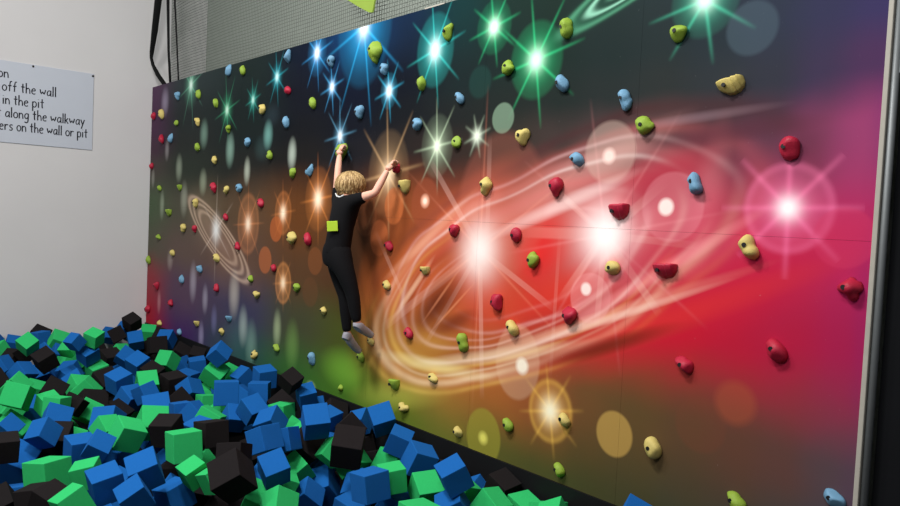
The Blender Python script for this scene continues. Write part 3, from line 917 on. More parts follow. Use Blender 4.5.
H_ = [
 (678, 33, 20, 19, 'L', 'horn', 'high right, below the green star at the top edge'),
 (565, 28, 16, 22, 'L', 'lobes', 'at the left tip of the green spiral'),
 (730, 86, 31, 18, 'Y', 'ledge', 'high on the dark upper right of the wall', .25),
 (624, 100, 16, 23, 'B', 'lobes', 'high above the red galaxy, beside the lime one'),
 (644, 125, 22, 20, 'L', 'horn', 'on the upper rim of the red galaxy', -.2),
 (788, 148, 22, 26, 'R', 'lobes', 'straight above the pink starburst'),
 (694, 183, 19, 23, 'B', 'peanut', 'between the pale pink disc and the pink starburst', -.1),
 (561, 83, 17, 19, 'B', 'bean', 'right below the large green star'),
 (522, 137, 18, 18, 'Y', 'heart', 'below the greenish pale disc, top centre'),
 (508, 67, 17, 16, 'L', 'horn', 'just left of the large green star', -.4),
 (576, 159, 18, 15, 'B', 'bean', 'on the upper left band of the red galaxy'),
 (555, 187, 18, 21, 'R', 'heart', 'below the blue one on the galaxy band', -.3),
 (617, 212, 24, 18, 'R', 'ledge', 'just above the right white galaxy core'),
 (663, 271, 28, 17, 'R', 'ledge', 'lower right of the right white galaxy core'),
 (748, 247, 23, 26, 'Y', 'peanut', 'below left of the pink starburst'),
 (848, 289, 27, 25, 'R', 'star', 'nearest the aluminium edge strip'),
 (775, 351, 24, 24, 'R', 'bean', 'low right, between starburst and photo bottom'),
 (683, 365, 21, 17, 'R', 'bean', 'low on the red field above the yellow one', .1),
 (652, 448, 20, 22, 'Y', 'bean', 'low down, right of the ochre disc', -.2),
 (612, 268, 18, 15, 'Y', 'ball', 'right below the right white galaxy core'),
 (532, 260, 17, 18, 'L', 'horn', 'in the red gap between both white cores'),
 (515, 235, 14, 16, 'R', 'ball', 'right of the left white galaxy core'),
 (453, 231, 15, 14, 'R', 'heart', 'upper left of the left white galaxy core'),
 (485, 186, 16, 20, 'Y', 'horn', 'straight above the left white galaxy core'),
 (495, 302, 16, 18, 'R', 'horn', 'straight below the left white galaxy core', .5),
 (568, 316, 20, 19, 'R', 'heart', 'on the lower bands of the red galaxy', -.2),
 (511, 328, 18, 16, 'Y', 'bean', 'below the left core, above the peach disc'),
 (462, 343, 14, 20, 'L', 'peanut', 'lower left of the red galaxy'),
 (424, 271, 14, 10, 'Y', 'ledge', 'left of the left white core'),
 (408, 333, 12, 12, 'R', 'bean', 'at the left end of the galaxy bands'),
 (432, 378, 14, 10, 'Y', 'bean', 'on the yellowish rim under the red galaxy'),
 (393, 385, 16, 13, 'L', 'ledge', 'low, right of the climber\'s feet'),
 (403, 408, 15, 10, 'Y', 'crescent', 'low, just above the blue cubes'),
 (457, 432, 13, 11, 'Y', 'bean', 'at the wall foot, left of the olive disc'),
 (507, 425, 15, 13, 'L', 'bean', 'right of the olive disc near the wall foot'),
 (563, 420, 17, 14, 'Y', 'bean', 'touching the yellow starburst at the bottom'),
 (558, 470, 16, 14, 'L', 'bean', 'straight under the yellow starburst'),
 (735, 501, 24, 17, 'L', 'bean', 'cut by the photo bottom edge', -.3),
 (833, 499, 24, 18, 'B', 'bean', 'in the bottom right corner of the wall', -.2),
 (447, 32, 13, 18, 'L', 'tear', 'at upper right of the big teal star'),
 (420, 83, 13, 16, 'L', 'bean', 'below left of the big teal star'),
 (459, 98, 13, 13, 'B', 'bean', 'between the teal star and the pale star'),
 (417, 124, 14, 13, 'B', 'horn', 'left of the pale olive star'),
 (456, 142, 12, 13, 'L', 'ball', 'right of the pale olive star'),
 (374, 52, 19, 24, 'L', 'shell', 'big, just under the topmost blue star'),
 (384, 69, 12, 13, 'B', 'horn', 'above the small cyan star'),
 (359, 112, 13, 14, 'B', 'heart', 'above the climber, right of her raised hand'),
 (331, 61, 11, 12, 'B', 'horn', 'between the two upper blue stars'),
 (312, 103, 10, 13, 'L', 'bean', 'upper left of the climber under the blue star'),
 (287, 56, 10, 14, 'B', 'tear', 'near the top edge left of the blue star'),
 (287, 90, 11, 9, 'R', 'bean', 'below the near-top blue tear, on dark background'),
 (285, 122, 10, 13, 'B', 'bean', 'on dark background left of the climber\'s raised hand'),
 (309, 170, 10, 13, 'B', 'tear', 'above the brightest orange star'),
 (291, 238, 15, 14, 'Y', 'shell', 'large, left of the climber\'s waist'),
 (307, 239, 11, 14, 'R', 'bean', 'beside the climber\'s waist, right of ribbed yellow one'),
 (403, 187, 16, 15, 'Y', 'ledge', 'just below the climber\'s right hand'),
 (386, 285, 13, 10, 'Y', 'bean', 'right of the climber\'s thighs', -.3),
 (388, 246, 13, 11, 'R', 'bean', 'right of the climber\'s hips', -.2),
 (341, 152, 16, 19, 'L', 'shell', 'gripped by the climber\'s raised left hand'),
 (396, 168, 10, 11, 'R', 'ball', 'gripped by the climber\'s right hand'),
 (360, 357, 11, 11, 'L', 'bean', 'under the climber\'s left foot'),
 (370, 341, 11, 9, 'Y', 'bean', 'under the climber\'s right foot'),
 (323, 311, 10, 9, 'Y', 'horn', 'left of the climber\'s shins'),
 (311, 359, 10, 14, 'B', 'lobes', 'low, left of the climber\'s feet'),
 (340, 388, 8, 7, 'L', 'ball', 'low, above the pad beside the white sparkle'),
 (256, 295, 12, 8, 'Y', 'crescent', 'left of the lowest orange star'),
 (296, 288, 12, 10, 'L', 'shell', 'right of the lowest orange star'),
 (273, 268, 9, 8, 'R', 'ball', 'right of the orange disc, left centre'),
 (250, 279, 9, 8, 'L', 'bean', 'on the lower tip of the small pale spiral', -.5),
 (237, 246, 9, 9, 'R', 'bean', 'on the right side of the small pale spiral'),
 (216, 258, 10, 9, 'Y', 'bean', 'below the core of the small pale spiral'),
 (199, 269, 10, 8, 'B', 'bean', 'below left of the small pale spiral', -.4),
 (181, 279, 8, 9, 'B', 'bean', 'further left below the small pale spiral'),
 (156, 286, 8, 9, 'R', 'heart', 'near the left wall edge, on reddish ground'),
 (170, 303, 9, 8, 'R', 'bean', 'low left above the black cubes', -.5),
 (147, 309, 9, 8, 'R', 'ball', 'lowest on the left wall edge'),
 (216, 288, 8, 9, 'R', 'bean', 'straight below the small pale spiral', -.6),
 (228, 319, 11, 7, 'B', 'ledge', 'low left, above the tilted blue cube'),
 (196, 324, 9, 7, 'Y', 'ledge', 'low left, above a purple glow'),
 (221, 332, 9, 8, 'Y', 'horn', 'just above the tilted blue cube'),
 (179, 332, 8, 7, 'B', 'bean', 'at the wall foot beside the black cubes'),
 (172, 253, 8, 7, 'Y', 'bean', 'left of the small pale spiral'),
 (183, 228, 9, 9, 'Y', 'horn', 'at the upper left of the small pale spiral'),
 (194, 229, 8, 8, 'R', 'heart', 'on the upper left ring of the small pale spiral'),
 (158, 237, 9, 6, 'L', 'bean', 'near the left edge at half height'),
 (168, 213, 10, 8, 'L', 'ledge', 'far left, above the middle seam'),
 (148, 260, 7, 9, 'L', 'bean', 'right on the left edge, lower half'),
 (195, 203, 9, 10, 'Y', 'horn', 'above the tip of the small pale spiral'),
 (225, 217, 9, 8, 'R', 'bean', 'above the core of the small pale spiral'),
 (260, 203, 10, 10, 'R', 'bean', 'upper right of the left orange star'),
 (228, 70, 8, 12, 'B', 'tear', 'near the top edge, left one of a pair'),
 (242, 70, 9, 11, 'L', 'bean', 'near the top edge, right one of a pair'),
 (198, 94, 7, 10, 'L', 'bean', 'right of the white-green star, top left'),
 (177, 96, 8, 9, 'B', 'heart', 'left of the white-green star, top left'),
 (161, 114, 8, 11, 'Y', 'bean', 'near the upper left corner, beside a red one'),
 (153, 116, 7, 8, 'R', 'ball', 'highest on the left wall edge'),
 (176, 123, 7, 6, 'L', 'ball', 'small, below the white-green star'),
 (197, 122, 8, 9, 'Y', 'horn', 'left of the larger green star'),
 (215, 103, 8, 10, 'L', 'bean', 'just left above the larger green star'),
 (262, 109, 10, 11, 'Y', 'horn', 'below the teal star, upper left'),
 (228, 129, 9, 9, 'L', 'horn', 'just below the larger green star'),
 (161, 139, 8, 10, 'R', 'bean', 'far left, beside a blue one'),
 (170, 138, 7, 10, 'B', 'tear', 'far left, right beside a red one'),
 (197, 147, 8, 9, 'L', 'bean', 'left of the pale glow, upper left'),
 (247, 142, 10, 10, 'B', 'horn', 'left of the small teal glow'),
 (214, 160, 9, 9, 'Y', 'horn', 'in the left third below the pale glow'),
 (269, 155, 10, 10, 'L', 'bean', 'right of the grey disc, left third'),
 (292, 173, 10, 11, 'L', 'shell', 'left of the blue tear near the orange star'),
 (151, 166, 7, 7, 'R', 'ball', 'on the left edge in the upper half'),
 (159, 188, 8, 6, 'L', 'bean', 'far left, just above the middle seam'),
 (179, 188, 8, 7, 'L', 'ledge', 'left of the red one above the pale spiral'),
 (213, 188, 9, 12, 'R', 'horn', 'above the small pale spiral, left of two'),
 (226, 190, 8, 9, 'Y', 'tear', 'between red and blue ones above the spiral', 3.1),
 (239, 188, 10, 9, 'B', 'horn', 'right of a yellow tear above the spiral'),
 (180, 333, 6, 5, 'B', 'ball', 'x'),
 (159, 323, 9, 6, 'Y', 'bean', 'peeping over the black cube at left foot'),
 (254, 355, 10, 10, 'Y', 'crescent', 'at the wall foot right of the tilted blue cube', -.4),
 (276, 348, 10, 8, 'L', 'bean', 'low, left of the blue crimped one', -.4),
]
for a in H_:
    if a[6] == 'x': continue
    hold(*a)

# ------------------------------------------------------------------ the climber (seen from behind, on the wall)
def skin_mesh(name, chains, mat_, parent, sub=2, root=0):
    """chains: lists of (key or None, Vector, radius); equal keys share a vertex."""
    keys, verts, rad, ed = {}, [], [], []
    for ch in chains:
        prev = None
        for (kk, p, r) in ch:
            if kk is not None and kk in keys: i = keys[kk]
            else:
                i = len(verts)
                verts.append(tuple(p))
                rad.append(r)
                if kk is not None: keys[kk] = i
            if prev is not None: ed.append((prev, i))
            prev = i
    me = bpy.data.meshes.new(name)
    me.from_pydata(verts, ed, [])
    o = bpy.data.objects.new(name, me)
    COL.objects.link(o)
    sm = o.modifiers.new('skin', 'SKIN')
    sm.use_smooth_shade = True
    sv = me.skin_vertices[0].data
    for i, r in enumerate(rad):
        r = r if isinstance(r, tuple) else (r, r)
        sv[i].radius = r
        sv[i].use_root = (i == root)
    ss = o.modifiers.new('sub', 'SUBSURF')
    ss.levels = sub
    ss.render_levels = sub
    dg = bpy.context.evaluated_depsgraph_get()
    m2 = bpy.data.meshes.new_from_object(o.evaluated_get(dg))
    bpy.data.objects.remove(o)
    m2.name = name
    m2.materials.clear()
    n = link(name, m2, mat_, parent, True)
    return n


pel = at(336.5, 254, -.35)
spine = at(341, 229, -.32)
chest = at(346, 209, -.275)
neck = at(346.5, 196, -.245)
headb = at(350, 188, -.21)
headc = at(352, 182.5, -.195)
headt = at(353, 176, -.185)
shL, shR = at(337, 200, -.21), at(357, 199.5, -.29)
elL, haL = at(337.5, 176, -.19), at(339.6, 154.5, -.125)
elR, haR = at(375.0, 193.0, -.23), at(387.6, 170.0, -.14)
hipL, hipR = at(336, 263, -.31), at(342.5, 264, -.35)
knL, knR = at(345, 297, -.27), at(352.5, 293, -.30)
anL, anR = at(347, 332, -.25), at(357.0, 323, -.27)
toL, toR = at(360.5, 352.5, -.09), at(373.0, 336.5, -.10)
ballL, ballR = at(355.5, 347.5, -.14), at(367.5, 332.5, -.15)
heL, heR = at(346, 339.5, -.255), at(356.5, 328, -.275)


def lerp(a, b, t): return a.lerp(b, t)


body = skin_mesh('person', [
    [('pel', pel, .078), ('spine', spine, .074), ('chest', chest, .080), ('neck', neck, .036), ('hb', headb, .048), ('hc', headc, (.072, .078)), ('ht', headt, .058)],
    [('chest', chest, .080), ('shL', shL, .040), (None, lerp(shL, elL, .5), .035), ('elL', elL, .029), (None, lerp(elL, haL, .4), .030), ('haL', haL, .021)],
    [('chest', chest, .080), ('shR', shR, .042), (None, lerp(shR, elR, .5), .037), ('elR', elR, .030), (None, lerp(elR, haR, .4), .031), ('haR', haR, .021)],
    [('pel', pel, .078), ('hipL', hipL, .058), (None, lerp(hipL, knL, .5), .056), ('knL', knL, .042), (None, lerp(knL, anL, .35), .043), ('anL', anL, .027), ('ballL', ballL, .027), (None, toL, .017)],
    [('pel', pel, .078), ('hipR', hipR, .058), (None, lerp(hipR, knR, .5), .058), ('knR', knR, .043), (None, lerp(knR, anR, .35), .044), ('anR', anR, .027), ('ballR', ballR, .027), (None, toR, .017)],
], M_SKIN, None)
tag(body, 'person in black T-shirt, black leggings and grey socks climbing the wall, seen from behind', 'person')


def grow(v): return v


shirt = skin_mesh('t_shirt', [
    [('hem', lerp(pel, lerp(hipL, hipR, .5), .55) + Vector((0, -.02, 0)), .104), ('pel', pel, .110), ('spine', spine, .100), ('chest', chest, .104), (None, at(346.5, 199.0, -.25), .062)],
    [('chest', chest, .104), ('shL', shL, .050), (None, lerp(shL, elL, .30), .042), (None, lerp(shL, elL, .62), .037)],
    [('chest', chest, .104), ('shR', shR, .054), (None, lerp(shR, elR, .25), .047), (None, lerp(shR, elR, .50), .043)],
], M_CLOTH, body)
leg = skin_mesh('leggings', [
    [('w', at(339.5, 238, -.33), .090), ('pel', pel, .104), ('pc', lerp(pel, lerp(hipL, hipR, .5), .6) + Vector((0, -.05, -.01)), .096)],
    [('pel', pel, .104), ('hipL', hipL, .082), (None, lerp(hipL, knL, .5), .070), ('knL', knL, .053), (None, lerp(knL, anL, .35), .052), (None, lerp(knL, anL, 1.02), .036)],
    [('pel', pel, .104), ('hipR', hipR, .084), (None, lerp(hipR, knR, .5), .072), ('knR', knR, .054), (None, lerp(knR, anR, .35), .053), (None, lerp(knR, anR, 1.02), .036)],
], M_CLOTH, body)
for an, he, bl, to in ((anL, heL, ballL, toL), (anR, heR, ballR, toR)):
    skin_mesh('sock', [[(None, an + (an - he) * .25, .031), ('a', lerp(an, he, .5), .036), ('m', lerp(lerp(an, he, .6), bl, .45), .037), ('b', bl, .034), ('t', to, .024)],
                       [('a', lerp(an, he, .5), .036), (None, he + (he - bl) * .06, .028)]], M_SOCK, body)

# hands: palm and five fingers curled over each hold
def hand(wrist, grip, side):
    """grip: the middle of the hold's face; side: +1 thumb towards +x, -1 towards -x."""
    fw = (grip - wrist).normalized()
    into = Vector((0, 1, 0))
    across = fw.cross(into).normalized()             # towards one edge of the palm
    nrm = across.cross(fw).normalized()              # back of the hand away from the wall
    if nrm.y > 0: nrm = -nrm
    base = wrist + fw * .045
    ch = [[('w', wrist, .018), ('p', wrist + fw * .022, (.024, .017)), ('k', base, (.027, .015))]]
    L = [.050, .058, .054, .043]
    for i in range(4):
        o = (i - 1.5) * .0145 * side
        r0 = base - fw * .01 + across * o * .9
        k1 = base + fw * .012 + across * o + nrm * .004
        k2 = k1 + fw * L[i] * .42 - nrm * .008
        k3 = k2 + fw * L[i] * .18 - nrm * L[i] * .36
        k4 = k3 - fw * L[i] * .12 - nrm * L[i] * .26
        ch.append([(None, r0, .0085), (None, k1, .0085), (None, k2, .008), (None, k3, .0075), (None, k4, .0065)])
    t0 = wrist + fw * .018 + across * (-.020) * side
    t1 = t0 + fw * .014 + across * (-.014) * side
    t2 = t1 + fw * .018 + across * (-.006) * side - nrm * .008
    t3 = t2 + fw * .014 + across * .002 * side - nrm * .012
    ch.append([(None, t0, .011), (None, t1, .0095), (None, t2, .0088), (None, t3, .0075)])
    parts = []
    for i, c_ in enumerate(ch):
        parts.append(skin_mesh('hand_piece', [c_], M_SKIN, None, 2))
    bm = bmesh.new()
    for p_ in parts:
        bm.from_mesh(p_.data)
        m_ = p_.data
        bpy.data.objects.remove(p_)
        bpy.data.meshes.remove(m_)
    return bm


for wv, gp, sd in ((haL, at(340.2, 148.5, -.085), 1), (haR, at(390.5, 165.0, -.10), -1)):
    bm = hand(wv, gp, sd)
    for v in bm.verts: v.co = wv + (v.co - wv) * 1.28
    b2 = bmesh.new()
    b2.from_mesh(body.data)
    me_t = bpy.data.meshes.new('t')
    bm.to_mesh(me_t)
    b2.from_mesh(me_t)
    b2.to_mesh(body.data)
    bpy.data.meshes.remove(me_t)
    bm.free()
    b2.free()
body.data.polygons.foreach_set('use_smooth', [True] * len(body.data.polygons))

# face and ears: small features on the side turned to the wall
look = (Vector((.10, 1, .12))).normalized()
rt = look.cross(Vector((0, 0, 1))).normalized()
up = rt.cross(look)


def blob(name, c, r, m_, sc=(1, 1, 1)):
    bm = bmesh.new()
    bmesh.ops.create_uvsphere(bm, u_segments=12, v_segments=8, radius=r)
    for v in bm.verts:
        v.co = c + rt * v.co.x * sc[0] + look * v.co.y * sc[1] + up * v.co.z * sc[2]
    return from_bm(name, bm, m_, body, True)


hc = headc
blob('nose', hc + look * .083 - up * .012, .013, M_SKIN, (.8, 1.2, 1.3))
for s in (-1, 1):
    blob('eye', hc + look * .072 + rt * .028 * s + up * .004, .009, M_EYE, (1.2, .8, .8))
    blob('ear', hc + rt * .074 * s - up * .006, .018, M_SKIN, (.4, .8, 1.2))
blob('mouth', hc + look * .074 - up * .040, .012, M_LIP, (1.5, .5, .5))

# blond bob: a cap and many tapered locks
hc2 = headc + up * .000 - look * .014
bm = bmesh.new()
bmesh.ops.create_icosphere(bm, subdivisions=3, radius=1.0)
rg = random.Random(11)
for v in bm.verts:
    d = v.co.normalized()
    f = d.y
    r = .096 - .034 * max(0, f - .2)
    low = max(0, -d.z)
    v.co = hc2 + (rt * d.x * (1.12 + .30 * low) + look * d.y * (1.08 + .2 * low * (f < 0)) + up * (d.z * (.86 if d.z < 0 else .84))) * r
hair = from_bm('hair', bm, M_HAIR, body, True)
for tone, mt in enumerate((M_HAIR, M_HAIR2)):
    bm = bmesh.new()
    for i in range(230):
        a = rg.uniform(-math.pi, math.pi)
        if abs(a) < .6: continue                    # leave the face free
        el = rg.uniform(.15, 1.5)
        pts, rad = [], []
        n = 7
        ln = rg.uniform(.85, 1.2)
        wv = rg.uniform(-.22, .22)
        for j in range(n):
            t = j / (n - 1)
            e = el * (1 - t) - 1.02 * ln * t
            fl = 1.0 + .42 * max(0, t - .40) * rg.uniform(.75, 1.2)
            aa = a + wv * math.sin(4 * t + i)
            hz = max(math.cos(e), .42 + .35 * t if t > .5 else 0)
            d = rt * math.sin(aa) * hz + look * math.cos(aa) * hz
            pts.append(hc2 + d * .110 * fl + up * math.sin(e) * (.084 if e > 0 else .092))
            rad.append(.0078 * (1 - .6 * t) + .001)
        add_tube(bm, pts, rad, 5)
    from_bm('hair_locks', bm, mt, hair, True)

# the white collar edge and the lime tag on the waist
bm = bmesh.new()
add_tube(bm, [at(335.6, 193.6, -.30), at(337.0, 196.2, -.325), at(340, 197.2, -.335), at(343.5, 195.2, -.33)], .006, 8)
tag(from_bm('collar_edge', bm, M_COLLAR, body, True), 'thin white edge at the nape')
bm = bmesh.new()
tc_ = at(332.4, 226.2, -.43)
add_box(bm, (-.040, -.006, -.038), (.040, .004, .038))
bevel(bm, 0.003, 2)
R_ = Matrix.Rotation(math.radians(52), 4, 'Z') @ Matrix.Rotation(math.radians(-5), 4, 'Y')
for v in bm.verts: v.co = tc_ + R_ @ v.co
tag(from_bm('waist_tag', bm, mat('lime_tag', (172, 206, 56), 0.7, 0.2), body), 'bright lime square patch')

